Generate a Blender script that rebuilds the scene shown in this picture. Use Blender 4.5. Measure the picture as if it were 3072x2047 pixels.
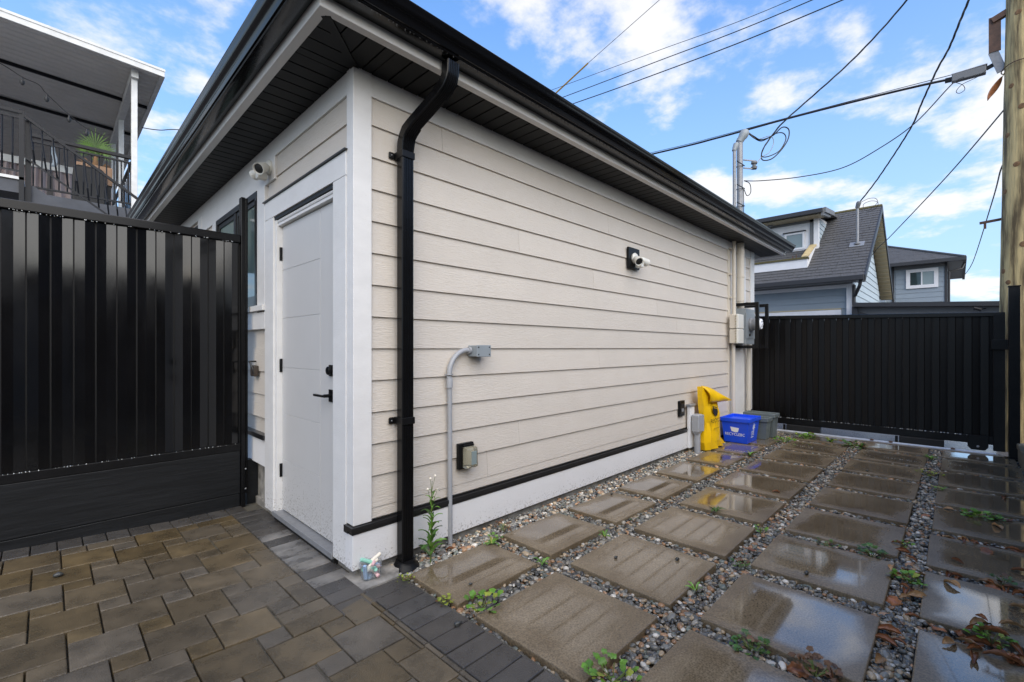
import bpy, bmesh, math, random
import numpy as np
from mathutils import Vector, Matrix
R = math.radians
random.seed(7); rng = np.random.default_rng(7)
sc = bpy.context.scene
for o in list(bpy.data.objects): bpy.data.objects.remove(o)
COL = sc.collection

# ------------------------------------------------------------------ camera
cd = bpy.data.cameras.new('camera'); cam = bpy.data.objects.new('camera', cd); COL.objects.link(cam)
cam.location = (-1.187, -2.394, 1.28)
cam.rotation_euler = (R(90), 0, R(44.4 - 90))
cd.sensor_width = 36; cd.lens = 36 * 1365.6 / 3072; cd.shift_y = 21 / 3072
cd.clip_start = 0.05; cd.clip_end = 3000
sc.camera = cam
# ------------------------------------------------------------------ world / sky
SUN_AZ, SUN_EL = R(243), R(40)      # direction the light comes from (azimuth from +X, ccw)
w = bpy.data.worlds.new('World'); sc.world = w; w.use_nodes = True
nt = w.node_tree; nt.nodes.clear(); N = nt.nodes.new; L = nt.links.new
def nd(tree, t, **k):
    n = tree.nodes.new(t)
    for a, v in k.items(): setattr(n, a, v)
    return n
wo = N('ShaderNodeOutputWorld'); bg = N('ShaderNodeBackground'); L(bg.outputs[0], wo.inputs[0])
sky = N('ShaderNodeTexSky'); sky.sky_type = 'NISHITA'; sky.sun_disc = False
sky.sun_elevation = SUN_EL; sky.sun_rotation = R(90) - SUN_AZ; sky.air_density = 1.0; sky.dust_density = 0.4; sky.ozone_density = 2.2
tc = N('ShaderNodeTexCoord'); sx = N('ShaderNodeSeparateXYZ'); L(tc.outputs['Generated'], sx.inputs[0])
def mth(op, a, b=None, clamp=False):
    n = nt.nodes.new('ShaderNodeMath'); n.operation = op; n.use_clamp = clamp
    for i, v in enumerate((a, b)):
        if v is None: continue
        if isinstance(v, (int, float)): n.inputs[i].default_value = v
        else: nt.links.new(v, n.inputs[i])
    return n.outputs[0]
zc = mth('ADD', mth('MAXIMUM', sx.outputs[2], 0.0), 0.16)
cb = N('ShaderNodeCombineXYZ'); L(mth('DIVIDE', sx.outputs[0], zc), cb.inputs[0]); L(mth('DIVIDE', sx.outputs[1], zc), cb.inputs[1]); cb.inputs[2].default_value = 5.35
n1 = N('ShaderNodeTexNoise'); n1.inputs['Scale'].default_value = 2.5; n1.inputs['Detail'].default_value = 9; n1.inputs['Roughness'].default_value = 0.58; L(cb.outputs[0], n1.inputs['Vector'])
n2 = N('ShaderNodeTexNoise'); n2.inputs['Scale'].default_value = 0.55; n2.inputs['Detail'].default_value = 2; L(cb.outputs[0], n2.inputs['Vector'])
cm = mth('ADD', n1.outputs[0], mth('MULTIPLY', mth('SUBTRACT', n2.outputs[0], 0.5), 0.6))
ramp = N('ShaderNodeMapRange'); ramp.interpolation_type = 'SMOOTHSTEP'; ramp.inputs[1].default_value = 0.49; ramp.inputs[2].default_value = 0.64; L(cm, ramp.inputs[0])
mask = mth('MULTIPLY', ramp.outputs[0], 0.88)
gain = N('ShaderNodeMix'); gain.data_type = 'RGBA'; gain.blend_type = 'MULTIPLY'; gain.inputs[0].default_value = 1
L(sky.outputs[0], gain.inputs[6]); gain.inputs[7].default_value = (0.42, 1.05, 1.58, 1)
hz = N('ShaderNodeMix'); hz.data_type = 'RGBA'; L(mth('MULTIPLY', mth('POWER', mth('SUBTRACT', 1.0, mth('MAXIMUM', sx.outputs[2], 0.0)), 1.7), 0.95, True), hz.inputs[0]); L(gain.outputs[2], hz.inputs[6]); hz.inputs[7].default_value = (3.0, 3.6, 4.15, 1)
mx = N('ShaderNodeMix'); mx.data_type = 'RGBA'; L(mask, mx.inputs[0]); L(hz.outputs[2], mx.inputs[6]); mx.inputs[7].default_value = (4.9, 4.8, 4.7, 1)
L(mx.outputs[2], bg.inputs[0]); bg.inputs[1].default_value = 0.15
# ------------------------------------------------------------------ sun (soft, wet overcast day) and exposure
sd = bpy.data.lights.new('sun', 'SUN'); so = bpy.data.objects.new('sun', sd); COL.objects.link(so)
sd.energy = 3.1; sd.angle = R(80); sd.color = (1.0, 0.86, 0.67)
so.rotation_euler = Vector((math.cos(SUN_AZ) * math.cos(SUN_EL), math.sin(SUN_AZ) * math.cos(SUN_EL), math.sin(SUN_EL))).to_track_quat('Z', 'Y').to_euler()
sc.view_settings.view_transform = 'Standard'; sc.view_settings.look = 'None'; sc.view_settings.gamma = 1
sc.view_settings.use_curve_mapping = False; sc.view_settings.exposure = 0.60

# ------------------------------------------------------------------ materials
def mat(name, col, rough=.5, var=0., vs=6., bump=0., bs=60., stretch=(1, 1, 1), metal=0., spec=.5, alpha=1., trans=0., objvar=0., coat=0., col2=None, rvar=0., detail=6, emit=None):
    m = bpy.data.materials.new(name); m.use_nodes = True; t = m.node_tree; b = t.nodes['Principled BSDF']
    b.inputs['Base Color'].default_value = (*col, 1); b.inputs['Roughness'].default_value = rough; b.inputs['Metallic'].default_value = metal
    b.inputs['Specular IOR Level'].default_value = spec; b.inputs['Alpha'].default_value = alpha; b.inputs['Transmission Weight'].default_value = trans; b.inputs['Coat Weight'].default_value = coat
    b.inputs['Coat Roughness'].default_value = .08
    if emit: b.inputs['Emission Color'].default_value = (*col, 1); b.inputs['Emission Strength'].default_value = emit
    geo = t.nodes.new('ShaderNodeNewGeometry'); oi = t.nodes.new('ShaderNodeObjectInfo')
    mp = t.nodes.new('ShaderNodeMapping'); t.links.new(geo.outputs['Position'], mp.inputs[0]); mp.inputs['Scale'].default_value = stretch
    sh = t.nodes.new('ShaderNodeVectorMath'); sh.operation = 'SCALE'; sh.inputs[3].default_value = 37.
    cx = t.nodes.new('ShaderNodeCombineXYZ'); [t.links.new(oi.outputs['Random'], cx.inputs[i]) for i in range(3)]
    t.links.new(cx.outputs[0], sh.inputs[0]); t.links.new(sh.outputs[0], mp.inputs['Location'])
    last = None
    if var or col2:
        nz = t.nodes.new('ShaderNodeTexNoise'); nz.inputs['Scale'].default_value = vs; nz.inputs['Detail'].default_value = detail; nz.inputs['Roughness'].default_value = .6; t.links.new(mp.outputs[0], nz.inputs['Vector'])
        mr = t.nodes.new('ShaderNodeMapRange'); mr.inputs[1].default_value = .3; mr.inputs[2].default_value = .7; t.links.new(nz.outputs[0], mr.inputs[0])
        mi = t.nodes.new('ShaderNodeMix'); mi.data_type = 'RGBA'; t.links.new(mr.outputs[0], mi.inputs[0])
        c2 = col2 or tuple(c * (1 + var) for c in col); c1 = col if col2 else tuple(c * (1 - var) for c in col)
        mi.inputs[6].default_value = (*c1, 1); mi.inputs[7].default_value = (*c2, 1); last = mi.outputs[2]
        if rvar:
            rr = t.nodes.new('ShaderNodeMapRange'); rr.inputs[3].default_value = rough - rvar; rr.inputs[4].default_value = rough + rvar; t.links.new(mr.outputs[0], rr.inputs[0]); t.links.new(rr.outputs[0], b.inputs['Roughness'])
    if objvar:
        hv = t.nodes.new('ShaderNodeHueSaturation'); mr = t.nodes.new('ShaderNodeMapRange'); mr.inputs[3].default_value = 1 - objvar; mr.inputs[4].default_value = 1 + objvar
        t.links.new(oi.outputs['Random'], mr.inputs[0]); t.links.new(mr.outputs[0], hv.inputs['Value'])
        if last: t.links.new(last, hv.inputs['Color'])
        else: hv.inputs['Color'].default_value = (*col, 1)
        last = hv.outputs[0]
    if last: t.links.new(last, b.inputs['Base Color'])
    if bump:
        nb = t.nodes.new('ShaderNodeTexNoise'); nb.inputs['Scale'].default_value = bs; nb.inputs['Detail'].default_value = 4; t.links.new(mp.outputs[0], nb.inputs['Vector'])
        bp = t.nodes.new('ShaderNodeBump'); bp.inputs['Strength'].default_value = bump; bp.inputs['Distance'].default_value = .01; t.links.new(nb.outputs[0], bp.inputs['Height']); t.links.new(bp.outputs[0], b.inputs['Normal'])
    return m
def grain_mat(name, col, axis='x', scale=15, strength=.27, rough=.6, var=.03):
    m = mat(name, col, rough, var=var, vs=3, objvar=.025); t = m.node_tree; b = t.nodes['Principled BSDF']
    mp = [n for n in t.nodes if n.type == 'MAPPING'][0]
    mp2 = t.nodes.new('ShaderNodeMapping'); t.links.new(mp.outputs[0], mp2.inputs[0]); mp2.inputs['Scale'].default_value = (.09, .09, 1)
    wv = t.nodes.new('ShaderNodeTexWave'); wv.bands_direction = 'Z'; wv.inputs['Scale'].default_value = scale; wv.inputs['Distortion'].default_value = 14; wv.inputs['Detail'].default_value = 3; wv.inputs['Detail Scale'].default_value = 6.0
    t.links.new(mp2.outputs[0], wv.inputs['Vector'])
    bp = t.nodes.new('ShaderNodeBump'); bp.inputs['Strength'].default_value = strength; bp.inputs['Distance'].default_value = .006; t.links.new(wv.outputs[0], bp.inputs['Height']); t.links.new(bp.outputs[0], b.inputs['Normal'])
    return m
MT = {}
MT['siding'] = grain_mat('cream fibre cement siding', (.60, .545, .478))
MT['trim'] = mat('white painted trim', (.70, .688, .67), .55, var=.05, vs=9, bump=.12, bs=130, stretch=(.5, .5, 1), col2=None)
MT['skirt'] = grain_mat('white skirt board', (.75, .74, .735), scale=28, strength=.16)
MT['door'] = mat('door paint', (.56, .55, .535), .42, var=.025, vs=2)
MT['black'] = mat('black gloss aluminium', (.005, .005, .0055), .22, var=.2, vs=8, spec=.25)
MT['blackmatt'] = mat('black powder coat', (.007, .007, .0075), .36, var=.2, vs=12, bump=.05, bs=220, spec=.2)
MT['soffit'] = mat('black soffit metal', (.008, .008, .0085), .5, var=.2, vs=9, spec=.2)
MT['cap'] = mat('black drip cap', (.014, .014, .015), .3)
MT['fence'] = mat('black fence metal', (.004, .004, .0045), .11, var=.2, vs=5, bump=.01, bs=9, stretch=(1, 1, .4), rvar=.05, spec=.52)
MT['gate'] = mat('black gate metal', (.005, .0045, .0045), .30, var=.25, vs=5, bump=.03, bs=14, stretch=(1, 1, .15), spec=.22)
MT['timber'] = mat('black stained timber', (.008, .0088, .010), .45, spec=.35, var=.35, vs=20, bump=.3, bs=40, stretch=(.1, .1, 1))
MT['concrete'] = mat('foundation concrete', (.24, .225, .20), .8, var=.45, vs=14, bump=.3, bs=80)
MT['pvc'] = mat('grey pvc', (.34, .35, .37), .4, var=.05)
MT['greymetal'] = mat('grey painted steel', (.26, .29, .31), .42, var=.06)
MT['galv'] = mat('galvanised steel', (.27, .275, .285), .5, metal=.3, var=.15, vs=30)
MT['beige'] = mat('beige plastic', (.60, .55, .47), .5, var=.04)
MT['lampwhite'] = mat('white plastic lamp', (.66, .65, .60), .4)
MT['darkhole'] = mat('dark', (.008, .008, .008), .6)
MT['glass'] = mat('window glass', (.03, .05, .05), .04, spec=.8)
MT['glasslite'] = mat('window glass pale', (.22, .27, .27), .08, spec=.8)
MT['glassgreen'] = mat('window glass greenish', (.16, .22, .195), .05, spec=.7)
MT['winframe'] = mat('black vinyl frame', (.012, .012, .013), .35)
MT['clear'] = mat('smoky clear plastic', (.66, .62, .48), .12, trans=.75)
MT['tub'] = mat('clear tub', (.86, .92, .95), .12, trans=.9, alpha=.55)
MT['yellow'] = mat('yellow bag', (.86, .52, .005), .38, var=.06, vs=7, bump=.35, bs=16)
MT['ink'] = mat('black ink', (.02, .02, .02), .5)
MT['inkpale'] = mat('faded ink', (.52, .33, .01), .5)
MT['blue'] = mat('blue plastic', (.008, .075, .74), .34, var=.05, vs=14)
MT['whiteink'] = mat('white print', (.82, .84, .88), .5)
MT['greybin'] = mat('grey green plastic', (.13, .155, .16), .42, var=.08)
MT['asphalt'] = mat('wet asphalt', (.17, .17, .18), .24, spec=.8, var=.25, vs=60, bump=.25, bs=160)
MT['earth'] = mat('damp earth', (.075, .06, .045), .8, var=.4, vs=30, bump=.6, bs=60)
MT['sand'] = mat('joint sand', (.085, .078, .060), .75, var=.4, vs=40, bump=.4, bs=120)
MT['stone'] = mat('mossy kerb stone', (.17, .155, .115), .65, var=.35, vs=14, bump=.4, bs=50)
MT['rail'] = mat('track steel', (.62, .64, .68), .28, metal=.35, var=.15, vs=20)
MT['shingle'] = mat('dark grey shingle', (.078, .077, .078), .75, var=.3, vs=25, bump=.4, bs=120)
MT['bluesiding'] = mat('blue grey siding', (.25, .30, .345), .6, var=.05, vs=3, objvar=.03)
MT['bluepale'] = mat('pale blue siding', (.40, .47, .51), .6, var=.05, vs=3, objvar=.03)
MT['white'] = mat('white paint', (.76, .76, .77), .5, var=.04)
MT['darktrim'] = mat('dark trim paint', (.03, .03, .033), .5)
MT['greytrim'] = mat('grey trim paint', (.16, .165, .17), .5)
MT['tan'] = mat('tan vented soffit', (.42, .36, .24), .6, var=.08)
MT['yellowwood'] = mat('weathered yellow wood', (.52, .40, .20), .6, var=.25, vs=12)
MT['moss'] = mat('mossy edge', (.10, .085, .03), .8, var=.4, vs=20)
MT['deckroof'] = mat('patio roof pan', (.62, .60, .57), .5, var=.06, vs=2)
MT['deckwhite'] = mat('patio white metal', (.64, .64, .62), .45, var=.12, vs=7)
MT['rail2'] = mat('grey black railing', (.008, .009, .012), .35, spec=.25)
MT['deckdark'] = mat('dark deck paint', (.045, .05, .062), .5, var=.2)
MT['curtain'] = mat('mauve curtain', (.36, .30, .30), .8, var=.1)
MT['wire'] = mat('wire', (.015, .015, .017), .5)
MT['wiregrey'] = mat('bare wire', (.09, .09, .095), .5)
MT['guard'] = mat('yellow guard', (.42, .27, .05), .5)
MT['rust'] = mat('rusty steel', (.10, .05, .03), .6, var=.3, vs=20)
MT['bronze'] = mat('dark bronze', (.055, .04, .03), .5)
MT['drop'] = mat('water drop glint', (.75, .78, .80), .05, trans=.3)  # real drops, their highlight put into a pale base colour
MT['terra'] = mat('wooden planter', (.33, .20, .12), .7, var=.2)
MT['bark'] = mat('palm fibre', (.20, .11, .05), .85, var=.4, vs=20)
MT['palm'] = mat('palm leaf', (.10, .19, .035), .45, var=.2)
MT['leafg'] = mat('weed leaf', (.105, .235, .022), .42, var=.22, vs=25, objvar=.25)
MT['leafy'] = mat('yellow green leaf', (.22, .26, .03), .5, var=.3, vs=25, objvar=.2)
MT['leafd'] = mat('dark green leaf', (.045, .11, .015), .45, var=.3, vs=25, objvar=.25)
MT['leafr'] = mat('reddish leaf', (.12, .06, .025), .5, var=.4, vs=25, objvar=.3)
MT['stem'] = mat('stem', (.11, .15, .03), .5)
MT['deadleaf'] = mat('dead leaf', (.23, .085, .03), .42, var=.35, vs=22, objvar=.35)
MT['deadleaf2'] = mat('tan dead leaf', (.34, .19, .08), .45, var=.35, vs=22, objvar=.3)
MT['pebsolo'] = mat('dark stone', (.045, .047, .045), .35, var=.3, vs=30)
for k, c in dict(chalkw=(.78, .72, .6), chalkg=(.30, .62, .48), chalkp=(.72, .45, .45), chalkb=(.32, .46, .66)).items(): MT[k] = mat('chalk ' + k[-1], c, .9)

def setup_slab():
    m = mat('wet concrete slab', (.122, .089, .052), .2, col2=(.215, .168, .108), vs=3.5, detail=8); t = m.node_tree; b = t.nodes['Principled BSDF']
    mp = [n for n in t.nodes if n.type == 'MAPPING'][0]
    def no(ty, **k):
        n = t.nodes.new(ty)
        for a, v in k.items(): setattr(n, a, v)
        return n
    sp = no('ShaderNodeTexNoise'); sp.inputs['Scale'].default_value = 130; sp.inputs['Detail'].default_value = 2; t.links.new(mp.outputs[0], sp.inputs['Vector'])
    hv = no('ShaderNodeHueSaturation'); mr = no('ShaderNodeMapRange'); mr.inputs[1].default_value = .3; mr.inputs[2].default_value = .7; mr.inputs[3].default_value = .6; mr.inputs[4].default_value = 1.45
    src = b.inputs['Base Color'].links[0].from_socket; t.links.new(sp.outputs[0], mr.inputs[0]); t.links.new(mr.outputs[0], hv.inputs['Value']); t.links.new(src, hv.inputs['Color']); t.links.new(hv.outputs[0], b.inputs['Base Color'])
    tcn = no('ShaderNodeTexCoord'); sp3 = no('ShaderNodeSeparateXYZ'); t.links.new(tcn.outputs['Generated'], sp3.inputs[0])
    def ma(op, a, bb=None):
        n = no('ShaderNodeMath', operation=op)
        for i, v in enumerate((a, bb)):
            if v is None: continue
            if isinstance(v, (int, float)): n.inputs[i].default_value = v
            else: t.links.new(v, n.inputs[i])
        return n.outputs[0]
    ex = ma('ABSOLUTE', ma('SUBTRACT', sp3.outputs[0], .5)); ey = ma('ABSOLUTE', ma('SUBTRACT', sp3.outputs[1], .5))
    edge = ma('MAXIMUM', ex, ey)
    nz = no('ShaderNodeTexNoise'); nz.inputs['Scale'].default_value = 2.2; nz.inputs['Detail'].default_value = 5; t.links.new(mp.outputs[0], nz.inputs['Vector'])
    dry = ma('ADD', ma('MULTIPLY', ma('SUBTRACT', nz.outputs[0], .5), 1.0), ma('MULTIPLY', ma('SUBTRACT', edge, .36), 1.7))
    rr = no('ShaderNodeMapRange'); rr.interpolation_type = 'SMOOTHSTEP'; rr.inputs[1].default_value = -.20; rr.inputs[2].default_value = .30; rr.inputs[3].default_value = .035; rr.inputs[4].default_value = .42; t.links.new(dry, rr.inputs[0]); t.links.new(rr.outputs[0], b.inputs['Roughness']); b.inputs['Specular IOR Level'].default_value = .55
    wt = no('ShaderNodeMapRange'); wt.inputs[1].default_value = .06; wt.inputs[2].default_value = .30; wt.inputs[3].default_value = 1.0; wt.inputs[4].default_value = 0.0; t.links.new(rr.outputs[0], wt.inputs[0]); t.links.new(wt.outputs[0], b.inputs['Coat Weight']); b.inputs['Coat Roughness'].default_value = .03; b.inputs['Coat IOR'].default_value = 1.45
    bs = no('ShaderNodeMapRange'); bs.inputs[1].default_value = .10; bs.inputs[2].default_value = .42; bs.inputs[3].default_value = .02; bs.inputs[4].default_value = .28; t.links.new(rr.outputs[0], bs.inputs[0])
    bp = no('ShaderNodeBump'); bp.inputs['Distance'].default_value = .004; t.links.new(bs.outputs[0], bp.inputs['Strength']); t.links.new(sp.outputs[0], bp.inputs['Height']); t.links.new(bp.outputs[0], b.inputs['Normal'])
    return m
MT['slab'] = setup_slab()
def splash(m, top, amt):
    t = m.node_tree; b = t.nodes['Principled BSDF']; src = b.inputs['Base Color'].links[0].from_socket
    g_ = t.nodes.new('ShaderNodeNewGeometry'); sp = t.nodes.new('ShaderNodeSeparateXYZ'); t.links.new(g_.outputs['Position'], sp.inputs[0])
    n_ = t.nodes.new('ShaderNodeTexNoise'); n_.inputs['Scale'].default_value = 85; n_.inputs['Detail'].default_value = 3; t.links.new(g_.outputs['Position'], n_.inputs['Vector'])
    h = t.nodes.new('ShaderNodeMapRange'); h.inputs[1].default_value = top; h.inputs[2].default_value = .03; h.inputs[3].default_value = -.10; h.inputs[4].default_value = .13; t.links.new(sp.outputs[2], h.inputs[0])
    a_ = t.nodes.new('ShaderNodeMath'); a_.operation = 'ADD'; t.links.new(n_.outputs[0], a_.inputs[0]); t.links.new(h.outputs[0], a_.inputs[1])
    k = t.nodes.new('ShaderNodeMapRange'); k.inputs[1].default_value = .62; k.inputs[2].default_value = .74; k.inputs[4].default_value = amt; t.links.new(a_.outputs[0], k.inputs[0])
    mi = t.nodes.new('ShaderNodeMix'); mi.data_type = 'RGBA'; t.links.new(k.outputs[0], mi.inputs[0]); t.links.new(src, mi.inputs[6]); mi.inputs[7].default_value = (.16, .13, .10, 1); t.links.new(mi.outputs[2], b.inputs['Base Color'])
splash(MT['door'], .55, .75); splash(MT['trim'], .35, .6); splash(MT['skirt'], .2, .5)
def setup_paver(name, c1, c2, ov):
    m = mat(name, c1, .30, spec=.5, col2=c2, vs=7, objvar=ov, bump=.30, bs=190, detail=8, rvar=.10); t = m.node_tree; b = t.nodes['Principled BSDF']
    hv = [n for n in t.nodes if n.type == 'HUE_SAT'][0]; oi = [n for n in t.nodes if n.type == 'OBJECT_INFO'][0]
    f = t.nodes.new('ShaderNodeMath'); f.operation = 'FRACT'; g = t.nodes.new('ShaderNodeMath'); g.operation = 'MULTIPLY'; g.inputs[1].default_value = 7.31
    t.links.new(oi.outputs['Random'], g.inputs[0]); t.links.new(g.outputs[0], f.inputs[0])
    mr = t.nodes.new('ShaderNodeMapRange'); mr.inputs[3].default_value = .65; mr.inputs[4].default_value = 1.3; t.links.new(f.outputs[0], mr.inputs[0]); t.links.new(mr.outputs[0], hv.inputs['Saturation'])
    return m
MT['paver'] = setup_paver('wet clay brown paver', (.060, .048, .032), (.138, .107, .067), .17)
MT['border'] = setup_paver('charcoal border paver', (.045, .042, .040), (.082, .075, .067), .18)
MT['borderdry'] = setup_paver('dry grey border paver', (.05, .048, .046), (.27, .255, .235), .08)
def setup_wood():
    m = mat('weathered pole wood', (.115, .08, .035), .75, col2=(.58, .445, .21), vs=13, stretch=(1, 1, .10), bump=.9, bs=40, detail=12)
    q = [n for n in m.node_tree.nodes if n.type == 'MAP_RANGE'][0]; q.inputs[1].default_value = .40; q.inputs[2].default_value = .60; return m
MT['pole'] = setup_wood()
def setup_peb():
    m = mat('wet pebble', (.2, .2, .2), .22, bump=.1, bs=120); t = m.node_tree; b = t.nodes['Principled BSDF']
    a = t.nodes.new('ShaderNodeAttribute'); a.attribute_name = 'Col'; t.links.new(a.outputs['Color'], b.inputs['Base Color']); return m
MT['pebble'] = setup_peb()
def setup_gutter():
    m = mat('black gutter aluminium', (.005, .005, .0055), .13, spec=.36); t = m.node_tree; b = t.nodes['Principled BSDF']
    geo = [n for n in t.nodes if n.type == 'NEW_GEOMETRY'][0]
    nz = t.nodes.new('ShaderNodeTexNoise'); nz.inputs['Scale'].default_value = 42; nz.inputs['Detail'].default_value = 2
    mp = t.nodes.new('ShaderNodeMapping'); mp.inputs['Scale'].default_value = (1, 1, .06); t.links.new(geo.outputs['Position'], mp.inputs[0]); t.links.new(mp.outputs[0], nz.inputs['Vector'])
    bp = t.nodes.new('ShaderNodeBump'); bp.inputs['Strength'].default_value = .07; bp.inputs['Distance'].default_value = .004; t.links.new(nz.outputs[0], bp.inputs['Height']); t.links.new(bp.outputs[0], b.inputs['Normal'])
    return m
MT['gutter'] = setup_gutter()

# ------------------------------------------------------------------ mesh helpers
def origin(p):
    v = Vector((0, 0, 0))
    while p is not None: v += p.location; p = p.parent
    return v
class MB:
    def __init__(s): s.v = []; s.f = []
    def box(s, x0, x1, y0, y1, z0, z1):
        i = len(s.v); s.v += [(x0, y0, z0), (x1, y0, z0), (x1, y1, z0), (x0, y1, z0), (x0, y0, z1), (x1, y0, z1), (x1, y1, z1), (x0, y1, z1)]
        s.f += [tuple(i + k for k in q) for q in ((0, 3, 2, 1), (4, 5, 6, 7), (0, 1, 5, 4), (1, 2, 6, 5), (2, 3, 7, 6), (3, 0, 4, 7))]; return s
    def loft(s, rings, closed=True, caps=True):
        n = len(rings[0]); i = len(s.v)
        for r in rings: s.v += [tuple(p) for p in r]
        for a in range(len(rings) - 1):
            for b in range(n if closed else n - 1):
                c = (b + 1) % n; s.f.append((i + a * n + b, i + a * n + c, i + (a + 1) * n + c, i + (a + 1) * n + b))
        if caps and closed:
            s.f.append(tuple(i + b for b in reversed(range(n)))); s.f.append(tuple(i + (len(rings) - 1) * n + b for b in range(n)))
        return s
    def tube(s, pts, r, n=6, caps=True):
        pts = [Vector(p) for p in pts]; rings = []; up = None
        for k, p in enumerate(pts):
            d = (pts[min(k + 1, len(pts) - 1)] - pts[max(k - 1, 0)]).normalized()
            if up is None: up = Vector((0, 0, 1)) if abs(d.z) < .9 else Vector((1, 0, 0))
            a = d.cross(up)
            if a.length < 1e-4: a = d.orthogonal()
            a.normalize(); b = a.cross(d).normalized(); up = b
            rr = r[k] if isinstance(r, (list, tuple)) else r
            rings.append([p + a * (rr * math.cos(2 * math.pi * j / n)) + b * (rr * math.sin(2 * math.pi * j / n)) for j in range(n)])
        return s.loft(rings, True, caps)
    def bar(s, p, q, wd, ht=None):
        p, q = Vector(p), Vector(q); d = (q - p).normalized(); up = Vector((0, 0, 1)) if abs(d.z) < .95 else Vector((0, 1, 0))
        a = d.cross(up).normalized() * wd / 2; b = a.cross(d).normalized() * (ht or wd) / 2
        return s.loft([[c - a - b, c + a - b, c + a + b, c - a + b] for c in (p, q)])
    def prism(s, poly, off):
        off = Vector(off); return s.loft([[Vector(p) for p in poly], [Vector(p) + off for p in poly]])
    def grid(s, f, nu, nv):
        i = len(s.v)
        for a in range(nu + 1):
            for b in range(nv + 1): s.v.append(tuple(f(a / nu, b / nv)))
        for a in range(nu):
            for b in range(nv):
                k = i + a * (nv + 1) + b; s.f.append((k, k + nv + 1, k + nv + 2, k + 1))
        return s
    def build(s, name, m, parent=None, bevel=0, smooth=False, loc=None, seg=2, kind=None):
        o0 = origin(parent) + (Vector(loc) if loc else Vector((0, 0, 0)))
        me = bpy.data.meshes.new(name); me.from_pydata([tuple(Vector(v) - o0) for v in s.v], [], s.f); me.update()
        bm = bmesh.new(); bm.from_mesh(me); bmesh.ops.recalc_face_normals(bm, faces=bm.faces); bm.to_mesh(me); bm.free()
        me.materials.append(MT[m] if isinstance(m, str) else m)
        if smooth:
            for p in me.polygons: p.use_smooth = True
            try: me.set_sharp_from_angle(angle=R(smooth if smooth is not True else 40))
            except Exception: pass
        o = bpy.data.objects.new(name, me); COL.objects.link(o); o.parent = parent
        if loc: o.location = loc
        if bevel:
            md = o.modifiers.new('bevel', 'BEVEL'); md.width = bevel; md.segments = seg; md.limit_method = 'ANGLE'; md.angle_limit = R(40)
        if kind: o['kind'] = kind
        return o
def B(*a): return MB().box(*a)
def thing(name, label, cat, loc=(0, 0, 0), group=None):
    o = bpy.data.objects.new(name, None); COL.objects.link(o); o.location = loc; o.empty_display_size = .1
    return tag(o, label, cat, group)
def tag(o, label, cat, group=None):
    o['label'] = label; o['category'] = cat
    if group: o['group'] = group
    return o
def struct(o): o['kind'] = 'structure'; return o
def inst(src, name, parent, loc, rot=(0, 0, 0), scale=(1, 1, 1)):
    o = src.copy(); o.name = name; COL.objects.link(o); o.parent = parent; o.location = Vector(loc) - origin(parent); o.rotation_euler = rot; o.scale = scale; return o
def circ(c, r, ax, n=16, ph=0):
    out = []
    for k in range(n):
        a = 2 * math.pi * k / n + ph; u, v = r * math.cos(a), r * math.sin(a)
        out.append({'x': (c[0], c[1] + u, c[2] + v), 'y': (c[0] + u, c[1], c[2] + v), 'z': (c[0] + u, c[1] + v, c[2])}[ax])
    return out
def lathe(prof, c, ax, n=16):
    rings = []
    for (h, r) in prof:
        cc = list(c); cc['xyz'.index(ax)] += h; rings.append(circ(cc, max(r, 1e-4), ax, n))
    return MB().loft(rings)
def axlathe(prof, c, d, n=14):
    d = Vector(d).normalized(); a = d.orthogonal().normalized(); b = d.cross(a); c = Vector(c)
    return MB().loft([[c + d * h + a * (max(r, 1e-4) * math.cos(2 * math.pi * k / n)) + b * (max(r, 1e-4) * math.sin(2 * math.pi * k / n)) for k in range(n)] for h, r in prof])
def text_mb(body, size, depth=.0):
    cu = bpy.data.curves.new('text', 'FONT'); cu.body = body; cu.size = size; cu.align_x = 'CENTER'; cu.align_y = 'CENTER'; cu.extrude = .0006
    cu.resolution_u = 3
    o = bpy.data.objects.new('text', cu); COL.objects.link(o); bpy.context.view_layer.update()
    me = bpy.data.meshes.new_from_object(o.evaluated_get(bpy.context.evaluated_depsgraph_get())); bpy.data.objects.remove(o); return me
def text_on(name, body, size, m, parent, c, ux, uz, sx_=1., f=None):
    me = text_mb(body, size); c, ux, uz = Vector(c), Vector(ux).normalized(), Vector(uz).normalized(); nn = ux.cross(uz); o0 = origin(parent)
    for v in me.vertices:
        p = c + ux * (v.co.x * sx_) + uz * v.co.y + nn * (v.co.z)
        v.co = (f(p, v.co) if f else p) - o0
    me.materials.clear(); me.materials.append(MT[m]); o = bpy.data.objects.new(name, me); COL.objects.link(o); o.parent = parent; return o

# ================================================================== SETTING
g = struct(MB().box(-120, 300, -200, 200, -.5, -.06).build('ground', 'earth'))
lane = struct(B(6.72, 11.3, -60, 60, -.2, -.012).build('lane', 'asphalt'))
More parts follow.
